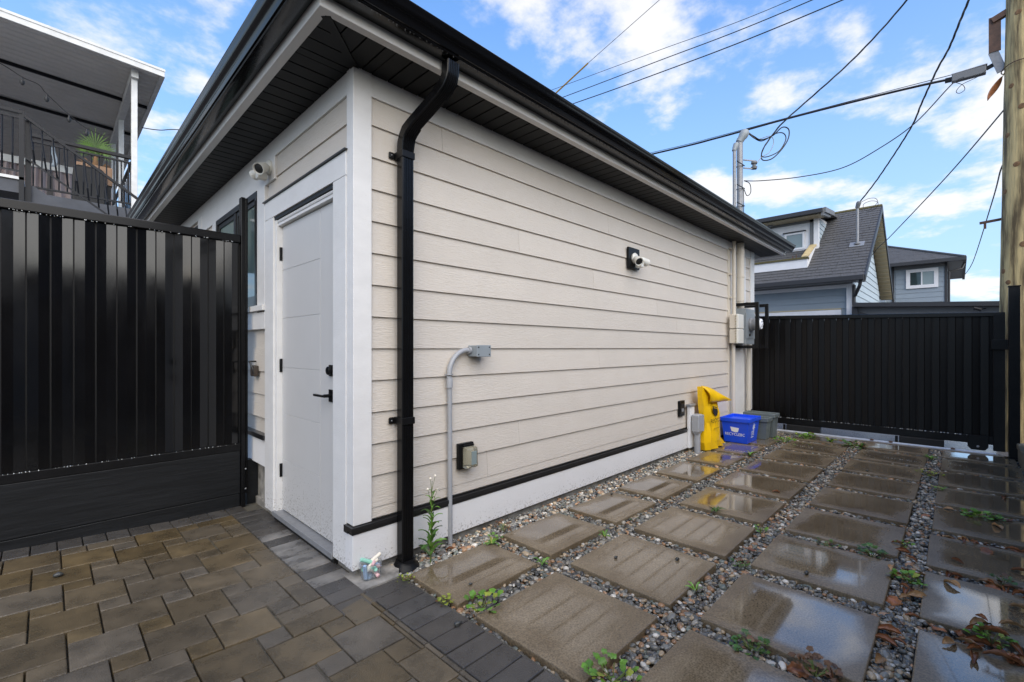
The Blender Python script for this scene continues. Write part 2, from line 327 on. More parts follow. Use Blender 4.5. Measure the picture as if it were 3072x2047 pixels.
# --- paved yard (left)
yard = struct(B(-6, .215, -6, 1.80, -.2, -.009).build('paved_yard', 'sand'))
def rise(x): return max(0., -.5 - x) * .045
def paver_mesh(wd, ht):
    return MB().box(-wd / 2, wd / 2, -ht / 2, ht / 2, -.05, 0)
pcache = {}
def paver(x0, x1, y0, y1, m, g=.0028):
    wd, ht = x1 - x0 - 2 * g, y1 - y0 - 2 * g
    if wd < .012 or ht < .012: return
    k = (round(wd, 3), round(ht, 3), m)
    xc, yc = (x0 + x1) / 2, (y0 + y1) / 2; z = rise(xc) + random.uniform(-.0015, .0015)
    if k not in pcache:
        o = MB().box(-k[0] / 2, k[0] / 2, -k[1] / 2, k[1] / 2, -.05, 0).build('paver', m, None, bevel=.0045); o.parent = yard; pcache[k] = o
    else:
        o = pcache[k].copy(); COL.objects.link(o)
    o.location = (xc, yc, z); sl = .045 if xc < -.5 else 0
    o.rotation_euler = (R(random.uniform(-.25, .25)), math.atan(sl) + R(random.uniform(-.25, .25)), 0)
a, bq = .235, .1175
def clip(x0, x1, y0, y1, rx0, rx1, ry0, ry1): return max(x0, rx0), min(x1, rx1), max(y0, ry0), min(y1, ry1)
for i in range(-16, 17):
    for j in range(-18, 18):
        lx = -1.129 + i * a - j * bq; ly = .06 - i * bq - j * a
        for (px, py, s) in ((lx, ly, a), (lx, ly + a, bq)):
            for reg in ((-2.3, -.195, -.165, 1.585), (-2.3, -.05, -2.6, -.165)):
                c = clip(px, px + s, py, py + s, *reg)
                if c[1] - c[0] > .02 and c[3] - c[2] > .02: paver(*c, 'paver')
for k in range(16):
    y0 = 1.585 - .1175 * (k + 1)
    paver(-.195, .02, y0, y0 + .1175, 'borderdry' if .02 < y0 + .06 < 1.05 and k % 5 != 1 else 'border')
for k in range(18): paver(-2.2 + .1175 * k, -2.2 + .1175 * (k + 1), 1.59, 1.775, 'border')
for k in range(20):
    y0 = -.16 - .1175 * (k + 1); paver(-.024, .205, y0, y0 + .1175, 'border')
    paver(-.05, -.026, y0 * 1.0, y0 + .1175, 'paver', g=.002)
# --- concrete patch at the house corner
struct(MB().prism([(-.022, -.155, -.02), (.19, -.155, -.02), (.26, -.05, -.02), (.26, .08, -.02), (-.022, .08, -.02)], (0, 0, .0225)).build('concrete_patch', 'concrete'))
# --- gravel bed with slabs (right)
bed = struct(B(.215, 6.72, -3.2, .1, -.25, -.045).build('gravel_bed', 'earth'))
XS = [.25 + .742 * k for k in range(9)]
cols = [(-.605, -.172), (-1.372, -.748), (-2.130, -1.515), (-2.865, -2.262)]
slabs = []; smesh = {}
for ci, (y0, y1) in enumerate(cols):
    for k, x0 in enumerate(XS):
        x1 = x0 + .605
        if k == 8: x1 = 6.70
        if ci == 0 and k == 8: continue
        key = (ci, k == 8)
        dx = random.uniform(-.006, .006); wd, ht = x1 - x0, y1 - y0
        if key not in smesh:
            o = MB().box(-wd / 2, wd / 2, -ht / 2, ht / 2, -.05, 0).build('slab', 'slab', None, bevel=.005); o.parent = bed; smesh[key] = o
        else: o = smesh[key].copy(); COL.objects.link(o)
        o.location = ((x0 + x1) / 2 + dx, (y0 + y1) / 2 + random.uniform(-.005, .005), random.uniform(-.002, .002))
        o.rotation_euler = (R(random.uniform(-.3, .3)), R(random.uniform(-.3, .3)), R(random.uniform(-.5, .5)))
        slabs.append((x0 + dx, x1 + dx, y0, y1))
def on_slab(x, y, m=0.): return any(s[0] - m < x < s[1] + m and s[2] - m < y < s[3] + m for s in slabs)
# --- pebbles
def ico(sub):
    bm = bmesh.new(); bmesh.ops.create_icosphere(bm, subdivisions=sub, radius=1); v = np.array([x.co[:] for x in bm.verts]); f = np.array([[x.index for x in q.verts] for q in bm.faces]); bm.free(); return v, f
def pebbles():
    P = []
    for (xa, xb, sp) in ((.2, 2.7, .0175), (2.7, 6.75, .0215)):
        gx, gy = np.meshgrid(np.arange(xa, xb, sp), np.arange(-2.9, .02, sp)); p = np.stack([gx.ravel(), gy.ravel()], 1); p += rng.uniform(-sp * .5, sp * .5, p.shape)
        ok = np.ones(len(p), bool); ok &= (p[:, 0] > .222)
        for s in slabs: ok &= ~((p[:, 0] > s[0] - .004) & (p[:, 0] < s[1] + .004) & (p[:, 1] > s[2] - .004) & (p[:, 1] < s[3] + .004))
        p = p[ok]; P.append((p, sp, 2 if xb < 3 else 1))
    V, Fc, Cc = [], [], []; off = 0
    pal = np.array([(.11, .107, .095), (.17, .165, .145), (.055, .055, .052), (.27, .25, .21), (.33, .255, .165), (.24, .135, .07), (.50, .47, .41), (.125, .14, .12), (.085, .07, .055), (.33, .19, .10)])
    pw = np.array([.18, .17, .17, .12, .10, .065, .06, .07, .065, .035]); pw /= pw.sum()
    for p, sp, sub in P:
        iv, jf = ico(sub); n = len(p)
        r = rng.uniform(.50, .88, n) * sp * np.where(rng.random(n) < .13, 1.55, 1)
        sc3 = np.stack([r * rng.uniform(.9, 1.45, n), r * rng.uniform(.7, 1.0, n), r * rng.uniform(.45, .75, n)], 1)
        th = rng.uniform(0, 6.28, n); tl = rng.uniform(-.5, .5, n)
        base = iv[None] * (1 + rng.uniform(-.10, .10, (n, len(iv), 1))) * sc3[:, None]
        x = base[..., 0] * np.cos(tl)[:, None] - base[..., 2] * np.sin(tl)[:, None]; z = base[..., 0] * np.sin(tl)[:, None] + base[..., 2] * np.cos(tl)[:, None]; y = base[..., 1]
        X2 = x * np.cos(th)[:, None] - y * np.sin(th)[:, None] + p[:, 0, None]; Y2 = x * np.sin(th)[:, None] + y * np.cos(th)[:, None] + p[:, 1, None]
        wallrise = np.clip((p[:, 1] + .2) / .2, 0, 1) * .02
        Z2 = z + (-.030 + rng.uniform(-.008, .010, n) + wallrise)[:, None]
        V.append(np.stack([X2, Y2, Z2], -1).reshape(-1, 3)); Fc.append((jf[None] + (np.arange(n) * len(iv))[:, None, None] + off).reshape(-1, 3)); off += n * len(iv)
        c = pal[rng.choice(len(pal), n, p=pw)] * rng.uniform(.7, 1.3, (n, 1)); c = np.where((p[:, 1] > -.16)[:, None], c * 1.35 + .03, c)
        Cc.append(np.repeat(np.concatenate([c, np.ones((n, 1))], 1), len(iv), 0))
    V = np.concatenate(V); Fc = np.concatenate(Fc); Cc = np.concatenate(Cc)
    me = bpy.data.meshes.new('gravel'); me.vertices.add(len(V)); me.vertices.foreach_set('co', V.ravel().astype(np.float32))
    me.loops.add(len(Fc) * 3); me.loops.foreach_set('vertex_index', Fc.ravel().astype(np.int32)); me.polygons.add(len(Fc)); me.polygons.foreach_set('loop_start', (np.arange(len(Fc)) * 3).astype(np.int32))
    me.update(calc_edges=True); me.polygons.foreach_set('use_smooth', np.ones(len(Fc), bool))
    at = me.color_attributes.new('Col', 'FLOAT_COLOR', 'POINT'); at.data.foreach_set('color', Cc.ravel().astype(np.float32)); me.materials.append(MT['pebble'])
    o = bpy.data.objects.new('gravel', me); COL.objects.link(o); o['kind'] = 'stuff'; o['label'] = 'loose grey and brown river pebbles between the concrete slabs'; o['category'] = 'gravel'
pebbles()
kerb = struct(B(-3, 6.66, -3.12, -2.885, -.3, .13).build('kerb', 'stone', bevel=.01))
for k in range(14): B(-3 + .69 * k + .004, -3 + .69 * (k + 1) - .004, -3.13, -2.876, .125, .185).build('coping_stone', 'stone', kerb, bevel=.008)

# ================================================================== GARAGE
EXP = .1835; ZL = [1.278 + EXP * k for k in range(-5, 8)]
gar = thing('garage', 'cream sided garage with black gutters and a white side door', 'garage', (0, 0, 0))
WE = 6.967; WB = 6.4
wall = MB().box(.034, WE - .03, .034, .25, .045, 2.86).box(.034, .06, .25, .29, .045, 2.86).box(.034, .25, 1.29, WB, .34, 2.86).box(.034, .25, .29, 1.29, 2.21, 2.86).build('wall', 'siding', gar)
B(.03, WE - .02, .03, WB, -.3, .048).build('foundation', 'concrete', gar)
B(.05, .3, 1.30, WB, -.1, .36).build('foundation', 'concrete', gar)
def plankA(x0, x1, z0, z1, parent=wall, m='siding', y=.0, name='siding_plank', e=EXP):
    top = y + .011 + .013 * 1.0; fr = (z1 - z0) / e
    yt = y + .010 + .013 * fr
    MB().loft([[(x, y + .010, z0), (x, yt, z1), (x, yt + .009, z1), (x, y + .024, z0)] for x in (x0, x1)]).build(name, m, parent)
def plankB(y0, y1, z0, z1, parent=wall, m='siding', x=.0, name='siding_plank', e=EXP):
    fr = (z1 - z0) / e; xt = x + .010 + .013 * fr
    MB().loft([[(x + .010, y, z0), (xt, y, z1), (xt + .009, y, z1), (x + .024, y, z0)] for y in (y0, y1)]).build(name, m, parent)
zz = [.300] + ZL[0:] + [2.722]
zz = [.300, ZL[0]] + ZL[1:] + [2.722]
joints = {1: 1.02, 2: 1.35, 5: 2.45, 7: 4.1, 8: 3.6, 9: 2.35, 10: 1.35, 11: 3.9, 12: 2.6, 13: .62, 4: 5.1}
for k in range(len(zz) - 1):
    z0, z1 = zz[k], zz[k + 1]
    j = joints.get(k)
    segs = [(.112, 5.79)] if j is None else [(.112, j - .001), (j + .001, 5.79)]
    for s in segs: plankA(s[0], s[1], z0, z1)
    if z0 > .5: plankA(6.57, 6.776, z0, z1)
    # wall B: above the door, and left of it
    if z0 >= 2.39: plankB(.083, 1.25, z0, z1)
    elif z1 > 2.40: plankB(.083, 1.43, 2.405, z1)
    if z0 > 1.42 or z1 > 1.43:
        if z1 < 2.5: plankB(1.455, 1.475, z0, z1)
    elif z0 >= .55: plankB(1.455, WB, z0, z1)
    if z0 > 1.5 and z1 < 2.75: plankB(3.08, 3.55, z0, z1)
for (y0, y1, z0, z1) in ((3.55, 5.2, ZL[5], 2.0), (5.2, 6.4, ZL[5], 2.7)): pass
# trim
def trim(nm, *a, m='trim', bv=.003): return B(*a).build(nm, m, gar, bevel=bv)
trim('corner_board', 0, .112, 0, .034, .289, 2.852); trim('corner_board', .001, .034, .034, .083, .289, 2.852)
trim('corner_board', 6.776, WE, 0, .034, .289, 2.86); trim('corner_board', WE - .034, WE - .001, .034, .2, .289, 2.86)
trim('frieze_board', .112, 6.776, .006, .034, 2.722, 2.856); trim('frieze_board', .006, .034, .083, WB, 2.722, 2.856)
trim('frieze_block', .004, .034, 1.26, 3.55, 2.55, 2.7215)
trim('vertical_trim', 5.79, 5.865, .002, .034, .30, 2.7215, m='beige'); trim('utility_board', 5.865, 6.57, .008, .034, .06, 2.7215)
trim('skirt_board', -.008, 4.55, -.008, .034, .045, .246, m='skirt'); trim('skirt_board', 4.552, WE + .005, -.008, .034, .045, .246, m='skirt'); trim('skirt_board', -.007, .034, .0345, .083, .045, .246, m='skirt')
trim('drip_cap', -.019, 5.86, -.019, .03, .262, .286, m='cap', bv=.002); trim('drip_cap', -.013, 5.85, -.013, .03, .244, .262, m='cap', bv=.002); trim('drip_cap', -.018, .03, .0305, .082, .245, .285, m='cap', bv=.002)
trim('drip_cap', 6.55, WE + .02, -.022, .03, .262, .286, m='cap', bv=.002)
trim('skirt_board', .002, .034, 1.45, WB, .35, .56, m='skirt'); trim('drip_cap', -.018, .034, 1.45, WB, .562, .60, m='cap')
# door set
trim('door_casing', -.004, .034, .0835, .25, .045, 2.26); trim('door_casing', -.004, .034, 1.268, 1.455, .045, 2.26); trim('door_casing', -.004, .034, .0835, 1.455, 2.262, 2.40)
trim('head_flashing', -.018, .03, .07, 1.47, 2.402, 2.409, m='cap', bv=0)
trim('door_jamb', .010, .075, 1.235, 1.2675, .05, 2.26); trim('door_jamb', .030, .075, .2505, .29, .05, 2.26); trim('door_jamb', .020, .075, .25, 1.2345, 2.19, 2.222)
B(.006, .03, .25, 1.266, 2.236, 2.2605).build('weather_strip', 'darkhole', gar); MB().tube([(.024, .25, 2.222), (.024, 1.235, 2.222)], .013, 8).build('door_stop', 'trim', gar, smooth=True)
B(-.012, .07, .25, 1.268, .028, .064).build('threshold', 'galv', gar, bevel=.004)
B(.004, .03, .25, 1.267, -.01, .0275).build('threshold_gap_shade', 'darkhole', gar)  # solid strip, the gap's shade put into its dark colour
door = B(.052, .09, .288, 1.234, .072, 2.186).build('door', 'door', gar)
# door grooves: proud panels leave thin recessed lines
zg = [.072, .446, .79, 1.135, 1.50, 1.86, 2.186]
B(.0492, .053, .289, .552, .074, 2.184).build('door_stile', 'door', door, bevel=.0015)
for k in range(6): B(.0492, .053, .5555, 1.233, zg[k] + .0016, zg[k + 1] - .0016).build('door_panel', 'door', door, bevel=.0012)
for z in (.365, 1.15, 1.985): B(.030, .056, 1.226, 1.246, z - .05, z + .05).build('hinge', 'blackmatt', door, bevel=.003)
B(.041, .0492, .345, .412, .945, 1.022).build('handle_plate', 'blackmatt', door, bevel=.002); MB().tube([(.045, .380, .985), (-.002, .380, .985)], .011, 10).build('handle_neck', 'blackmatt', door, smooth=True); B(-.018, .000, .370, .505, .978, .992).build('handle_lever', 'blackmatt', door, bevel=.003)
B(.041, .0492, .345, .412, 1.105, 1.175).build('deadbolt_plate', 'blackmatt', door, bevel=.002); lathe([(0, .026), (-.02, .026), (-.024, .022)], (.041, .378, 1.14), 'x', 18).build('deadbolt', 'blackmatt', door, smooth=True)
# windows in wall B
def winB(y0, y1, z0, z1):
    wn = MB().box(-.004, .04, y0, y1, z0, z0 + .05).box(-.004, .04, y0, y1, z1 - .05, z1).box(-.004, .04, y0, y0 + .05, z0 + .05, z1 - .05).box(-.004, .04, y1 - .05, y1, z0 + .05, z1 - .05).build('window', 'winframe', gar)
    ym = (y0 + y1) / 2
    MB().box(.002, .03, ym - .03, ym + .03, z0 + .05, z1 - .05).build('mullion', 'winframe', wn)
    for (a0, b0) in ((y0 + .05, ym - .03), (ym + .03, y1 - .05)):
        MB().box(.010, .03, a0, b0, z0 + .05, z0 + .09).box(.010, .03, a0, b0, z1 - .09, z1 - .05).box(.010, .03, a0, a0 + .035, z0 + .09, z1 - .09).box(.010, .03, b0 - .035, b0, z0 + .09, z1 - .09).build('sash', 'winframe', wn)
        B(.020, .024, a0 + .035, b0 - .035, z0 + .09, z1 - .09).build('pane', 'glassgreen', wn)
    return wn
winB(1.655, 2.92, 1.62, 2.55); winB(3.72, 5.1, 1.62, 2.66)
trim('window_casing', 0, .034, 1.475, 1.654, 1.56, 2.549); trim('window_casing', 0, .034, 2.921, 3.08, 1.56, 2.549); trim('window_casing', 0, .034, 3.55, 3.719, 1.56, 2.7215)
trim('window_sill', -.022, .034, 1.46, 3.10, 1.575, 1.619); trim('window_apron', 0, .034, 1.475, 3.08, 1.43, 1.5745)
# soffit
OH = .272; SZ = 2.853
sof = MB().prism([(-.27, -.27, SZ + .006), (7.5, -.27, SZ + .006), (7.5, .05, SZ + .006), (.05, .05, SZ + .006), (.05, WB, SZ + .006), (-.27, WB, SZ + .006)], (0, 0, .02)).build('soffit', 'darkhole', gar)
pa = B(-.049, .049, -OH / 2 - .02, OH / 2 + .02, 0, .012).build('soffit_panel', 'soffit', sof, bevel=.003)
pa.location = (.16, -.125, SZ - .006); n = 0
for k in range(1, 69):
    x = .16 + .106 * k
    if x < 7.5: inst(pa, 'soffit_panel', sof, (x, -.125, SZ - .006))
pb = B(-OH / 2 - .02, OH / 2 + .02, -.049, .049, 0, .012).build('soffit_panel', 'soffit', sof, bevel=.003); pb.location = (-.125, .16, SZ - .006)
for k in range(1, 59): inst(pb, 'soffit_panel', sof, (-.125, .16 + .106 * k, SZ - .006))
# mitred corner panels
for s in range(4):
    u = -.27 + .106 * s + .053
    if u > .11: break
    ln0 = u + .05
for s in range(4):
    c0 = -.27 + .106 * s + .004; c1 = min(c0 + .098, .107)
    MB().prism([(c0, max(-.27, -.27), SZ - .006), (c1, -.27, SZ - .006), (c1, c1 - .012, SZ - .006), (c0, c0 - .012, SZ - .006)], (0, 0, .012)).build('soffit_panel', 'soffit', sof)
    MB().prism([(-.27, c0, SZ - .006), (-.27, c1, SZ - .006), (c1 - .012, c1, SZ - .006), (c0 - .012, c0, SZ - .006)], (0, 0, .012)).build('soffit_panel', 'soffit', sof)
MB().bar((-.27, -.27, SZ - .009), (.03, .03, SZ - .009), .045, .008).build('corner_strip', 'soffit', sof)
# white fascia board, black fascia, gutter: L-shaped sweeps (o = distance out from the wall line)
def eave(prof, nm, m, xe, ye, smooth=False, bevel=0, closed=True):
    rings = [[(xe, -o, z) for o, z in prof], [(-o, -o, z) for o, z in prof], [(-o, ye, z) for o, z in prof]]
    return MB().loft(rings, closed, closed).build(nm, m, gar, smooth=smooth, bevel=bevel)
eave([(.271, 2.842), (.318, 2.842), (.318, 2.915), (.271, 2.915)], 'fascia_board', 'trim', 7.52, WB, bevel=.003)
B(7.473, 7.521, -.27, 5, 2.842, 2.915).build('fascia_board', 'trim', gar)
eave([(.26, 2.9155), (.322, 2.9155), (.322, 3.03), (.26, 3.03)], 'black_fascia', 'blackmatt', 7.525, WB)
gp = [(.323, 3.0), (.323, 2.893), (.395, 2.886), (.408, 2.888), (.412, 2.894), (.411, 2.900), (.419, 2.903), (.424, 2.915), (.429, 2.929), (.438, 2.941), (.449, 2.950), (.456, 2.962), (.459, 2.978), (.463, 2.984), (.465, 2.994), (.459, 3.0), (.445, 2.999), (.452, 2.99), (.45, 2.97), (.43, 2.95), (.405, 2.903), (.395, 2.897), (.33, 2.90), (.33, 3.0)]
eave(gp, 'gutter', 'gutter', 7.56, WB, smooth=30)
MB().prism([(7.555, -o, z) for o, z in gp[:16]], (.006, 0, 0)).build('gutter_end_cap', 'black', gar)
# drops hanging from the gutter underside
dr = MB()
for k in range(150):
    x = -.25 + 7.6 * (k / 150) ** 1.3 + random.uniform(-.015, .015); y = -.406 + random.uniform(-.004, .003); ln = random.uniform(.003, .008)
    dr.loft([circ((x, y, 2.887), .0028, 'z', 5), circ((x, y, 2.887 - ln), .0022, 'z', 5), circ((x, y, 2.886 - ln * 1.6), .0004, 'z', 5)])
dr.build('water_drop', 'black', gar, smooth=True, kind='stuff')
# hip roof
MB().loft([[(-.44, -.44, 2.998), (7.54, -.44, 2.998), (7.54, WB + .4, 2.998), (-.44, WB + .4, 2.998)], [(2.9, 3.0, 4.15), (4.2, 3.0, 4.15), (4.2, 3.3, 4.15), (2.9, 3.3, 4.15)]]).build('roof', 'shingle', gar)
B(.3, WE - .03, .2501, WB, .05, 2.85).build('wall', 'siding', gar)
# downspout: ribbed rectangular pipe swept along a path
def ribsec(wd=.080, dp=.060):
    pts = []; nr = 5
    for k in range(nr):
        x0 = -wd / 2 + .012 + (wd - .024) * k / nr; q = (wd - .024) / nr
        pts += [(x0 + q * .1, -dp / 2), (x0 + q * .3, -dp / 2 + .004), (x0 + q * .6, -dp / 2 + .004), (x0 + q * .8, -dp / 2)]
    return [(-wd / 2 + .004, -dp / 2 + .001)] + pts + [(wd / 2 - .004, -dp / 2 + .001), (wd / 2, -dp / 2 + .006), (wd / 2, dp / 2 - .004), (wd / 2 - .004, dp / 2), (-wd / 2 + .004, dp / 2), (-wd / 2, dp / 2 - .004), (-wd / 2, -dp / 2 + .006)]
def dsweep(pts, nm, parent, k=1.0, taper=None):
    sec = ribsec(); rings = []
    for i, p in enumerate(pts):
        p = Vector(p); d = (Vector(pts[min(i + 1, len(pts) - 1)]) - Vector(pts[max(i - 1, 0)])).normalized()
        ax = Vector((1, 0, 0)) - d * d.x; ax.normalize(); ay = ax.cross(d); ay = ay if ay.y > 0 else -ay
        kk = k * (taper[i] if taper else 1)
        rings.append([p + ax * (u * kk) + ay * (v * kk) for u, v in sec])
    return MB().loft(rings).build(nm, 'black', parent, smooth=25)
ds = dsweep([(.302, -.050, 2.46), (.302, -.050, .02)], 'downspout', gar)
e2 = [(.315, -.125, 2.585), (.306, -.088, 2.553), (.304, -.067, 2.525), (.303, -.056, 2.49), (.302, -.050, 2.44)]
e1 = [(.392, -.368, 2.872), (.391, -.366, 2.81), (.388, -.356, 2.775), (.381, -.335, 2.745), (.371, -.30, 2.715)]
dsweep(e1, 'elbow', ds, 1.03, [1, 1, 1.05, 1.02, 1.05]); dsweep(e2, 'elbow', ds, 1.03, [1, 1.05, 1.02, 1.05, 1]); dsweep([(.375, -.312, 2.725), (.31, -.118, 2.58)], 'offset_pipe', ds, .97)
for z in (2.42, .85):
    sb = B(.258, .346, -.085, .008, z - .02, z + .02).build('strap', 'blackmatt', ds, bevel=.002)
    B(.222, .257, -.004, .010, z - .02, z + .02).build('strap_tab', 'blackmatt', ds, bevel=.012)
    lathe([(0, .004), (-.003, .004), (-.005, .001)], (.237, -.004, z), 'y', 8).build('screw', 'galv', ds)
lathe([(0, .085), (.012, .08), (.03, .062), (.045, .058)], (.302, -.050, -.02), 'z', 14).build('drain_collar', 'blackmatt', ds, smooth=True)

# ================================================================== wall-mounted things
def flood(nm, label, base, n, side, plate=None):
    # n outward normal, side horizontal tangent
    t = thing(nm, label, 'floodlight', base, 'twin head floodlights'); b_ = Vector(base); n = Vector(n); s = Vector(side); u = Vector((0, 0, 1))
    if plate:
        w2, h2 = plate; c = b_
        MB().prism([c - s * w2 + u * h2, c + s * w2 + u * h2, c + s * w2 - u * h2, c - s * w2 - u * h2], n * .022).build('mounting_block', 'blackmatt', t, bevel=.003)
        c0 = b_ + n * .022
    else: c0 = b_
    axlathe([(0, .055), (.012, .056), (.025, .046), (.03, .03)], c0, n, 20).build('base_plate', 'lampwhite', t, smooth=True)
    def head(d, off):
        d = Vector(d).normalized(); p = c0 + n * .03 + off
        hd = axlathe([(0, .012), (.018, .018), (.032, .032), (.055, .038), (.085, .037), (.112, .041), (.12, .042), (.119, .037), (.105, .034)], p, d, 18).build('lamp_head', 'lampwhite', t, smooth=50)
        axlathe([(.108, .035), (.114, .025), (.116, .002)], p, d, 16).build('bulb', 'darkhole' if d.dot(n) > .5 else 'glasslite', hd, smooth=True)  # outward bulb coloured dark for the shade inside its head
    head(n * .62 - s * .45 - u * .45, -s * .03 - n * .005); head(s * .95 + n * .30 - u * .30, s * .035)
    p = c0 + n * .05 - u * .065 + s * .01
    q = n * .6 - u * .8
    MB().prism([p - s * .026 - n * .03 + u * .02, p + s * .026 - n * .03 + u * .02, p + s * .026 - n * .03 - u * .035, p - s * .026 - n * .03 - u * .035], n * .07).build('motion_sensor', 'lampwhite', t, bevel=.008)
    MB().tube([c0 + n * .02 - u * .02, p + u * .01], .010, 8).build('sensor_arm', 'lampwhite', t, smooth=True)
    return t
flood('floodlight', 'white twin floodlight on black mounting block in the middle of the long wall', (3.035, .004, 2.20), (0, -1, 0), (1, 0, 0), (.11, .107))
flood('floodlight', 'white twin floodlight on white frieze block above the window', (.003, 1.36, 2.655), (-1, 0, 0), (0, 1, 0))
# conduit with junction box
t = thing('junction_box', 'grey plastic junction box fed by a bent grey conduit on siding', 'junction box', (.66, 0, 0))
pts = [(.665, -.012, -.03), (.66, -.012, 1.09)]
MB().tube(pts, .0155, 12).build('conduit', 'pvc', t, smooth=True)
arc = [(.655, -.014, 1.08)] + [(.655 + .15 * (1 - math.cos(a_)), -.014 - .0 * a_, 1.10 + .165 * math.sin(a_)) for a_ in [R(x) for x in range(0, 91, 9)]] + [(.84, -.016, 1.265)]
MB().tube(arc, .017, 12).build('conduit_bend', 'pvc', t, smooth=True)
lathe([(0, .021), (.055, .021), (.065, .018)], (.659, -.013, 1.02), 'z', 14).build('coupling', 'pvc', t, smooth=40)
MB().tube([(.628, -.002, 1.105), (.64, -.030, 1.105), (.656, -.036, 1.105), (.672, -.03, 1.105), (.684, -.002, 1.105)], .005, 6).build('clamp', 'galv', t, smooth=True)
lathe([(0, .024), (.018, .024), (.02, .02)], (.815, -.016, 1.265), 'x', 12).build('connector', 'pvc', t, smooth=40)
jb = B(.838, .965, -.075, .012, 1.222, 1.298).build('box_body', 'greymetal', t, bevel=.004); B(.836, .967, -.082, -.0755, 1.220, 1.300).build('box_cover', 'greymetal', t, bevel=.003)
for x in (.852, .951):
    for z in (1.236, 1.285): lathe([(0, .005), (-.002, .005), (-.003, .003)], (x, -.082, z), 'y', 8).build('screw', 'darkhole', t)
# outlet with clear weather cover
t = thing('outlet_cover', 'clear weatherproof outlet cover on black block low on the wall', 'outlet', (.80, 0, .55))
B(.735, .865, -.016, .012, .465, .637).build('mounting_block', 'blackmatt', t, bevel=.003)
cv = MB().loft([[(.765, -.016, .475), (.858, -.016, .475), (.858, -.016, .615), (.765, -.016, .615)], [(.765, -.06, .475), (.858, -.06, .475), (.858, -.06, .612), (.765, -.06, .612)], [(.775, -.082, .485), (.848, -.082, .485), (.848, -.078, .602), (.775, -.078, .602)]]).build('cover', 'clear', t, bevel=.006)
B(.78, .845, -.020, -.016, .49, .60).build('receptacle', 'lampwhite', t, bevel=.002); B(.765, .858, -.03, -.016, .613, .628).build('hinge', 'blackmatt', t, bevel=.003)
B(.79, .835, -.0835, -.079, .50, .59).build('latch', 'glasslite', t, bevel=.003)
# low vent
t = thing('wall_vent', 'small black rectangular wall vent low on the siding', 'vent', (4.19, 0, .55))
B(4.12, 4.265, -.012, .014, .455, .642).build('vent_frame', 'blackmatt', t, bevel=.004); B(4.15, 4.235, -.016, -.0125, .485, .61).build('vent_cover', 'winframe', t, bevel=.003); B(4.165, 4.22, -.019, -.0165, .51, .55).build('vent_lip', 'galv', t)
# pedestal box + white post block
t = thing('utility_pedestal', 'grey plastic utility pedestal standing beside the yellow bag', 'pedestal', (4.43, -.1, 0))
MB().tube([(4.42, -.1, -.05), (4.42, -.1, .24)], .036, 14).build('pipe', 'pvc', t, smooth=40)
MB().loft([[(4.42 + a_ * s, -.1 + b_ * s, z) for a_, b_ in ((-.07, -.045), (.07, -.045), (.07, .045), (-.07, .045))] for z, s in ((.215, .6), (.26, 1), (.45, 1), (.465, .9))]).build('housing', 'pvc', t, bevel=.012, seg=3)
MB().prism([(4.49, -.15, .25), (4.51, -.15, .25), (4.51, -.04, .25), (4.49, -.04, .25)], (0, 0, .205)).build('cover_flange', 'pvc', t, bevel=.006)
t = thing('splice_block', 'white vertical block with capped top behind the grey pedestal', 'block', (4.4, 0, .05))
B(4.33, 4.47, -.045, -.012, .05, .56).build('block', 'white', t, bevel=.003); B(4.315, 4.485, -.06, .0, .56, .585).build('cap', 'galv', t, bevel=.004)
# beige service conduits
t = thing('service_conduits', 'pair of cream painted conduits rising beside the meter', 'conduit', (5.98, -.05, 0))
MB().tube([(5.875, -.045, 1.74), (5.875, -.045, 2.86)], .026, 12).build('thin_conduit', 'beige', t, smooth=True); MB().tube([(5.85, -.045, .25), (5.85, -.045, 1.37)], .026, 12).build('thin_conduit', 'beige', t, smooth=True)
MB().tube([(6.09, -.065, 1.86), (6.09, -.065, 2.86)], .052, 16).build('thick_conduit', 'beige', t, smooth=True); MB().tube([(6.52, -.05, .02), (6.52, -.05, 1.36)], .03, 12).build('lower_conduit', 'beige', t, smooth=True)
for z in (2.70, 2.35, 1.99): lathe([(-.012, .058), (.012, .058)], (6.09, -.065, z), 'z', 16).build('coupling', 'beige', t)
for z in (2.74, 2.36, 2.02): lathe([(-.008, .031), (.008, .031)], (5.875, -.045, z), 'z', 12).build('strap', 'beige', t); B(5.80, 5.85, -.03, .0, z - .01, z + .01).build('strap_tab', 'beige', t)
for z0, z1, lb in ((1.56, 1.765, 'upper cream plastic utility box beside the meter'), (1.348, 1.55, 'lower cream plastic utility box beside the meter')):
    t = thing('utility_box', lb, 'utility box', (5.84, -.06, z0))
    B(5.72, 5.955, -.118, -.03, z0, z1).build('box_body', 'beige', t, bevel=.008); B(5.715, 5.96, -.155, -.119, z0 - .003, z1 + .003).build('box_lid', 'lampwhite', t, bevel=.012, seg=3)
    for q in range(5): B(5.708, 5.7195, -.128, -.112, z0 + .02 + .038 * q, z0 + .03 + .038 * q).build('clip', 'tan', t)
t = thing('electric_meter', 'round electric meter on a grey steel meter base', 'meter', (6.2, 0, 1.3))
B(6.0, 6.40, -.165, .0, 1.335, 1.865).build('meter_base', 'greymetal', t, bevel=.006); B(5.995, 6.405, -.172, -.166, 1.42, 1.80).build('cover_panel', 'greymetal', t, bevel=.003)
mb_ = lathe([(0, .105), (-.02, .105), (-.03, .092), (-.13, .088), (-.14, .08)], (6.2, -.172, 1.635), 'y', 24).build('meter_body', 'galv', t, smooth=35)
lathe([(0, .078), (-.012, .074), (-.018, .05), (-.02, .001)], (6.2, -.312, 1.635), 'y', 24).build('dial', 'whiteink', mb_, smooth=True)
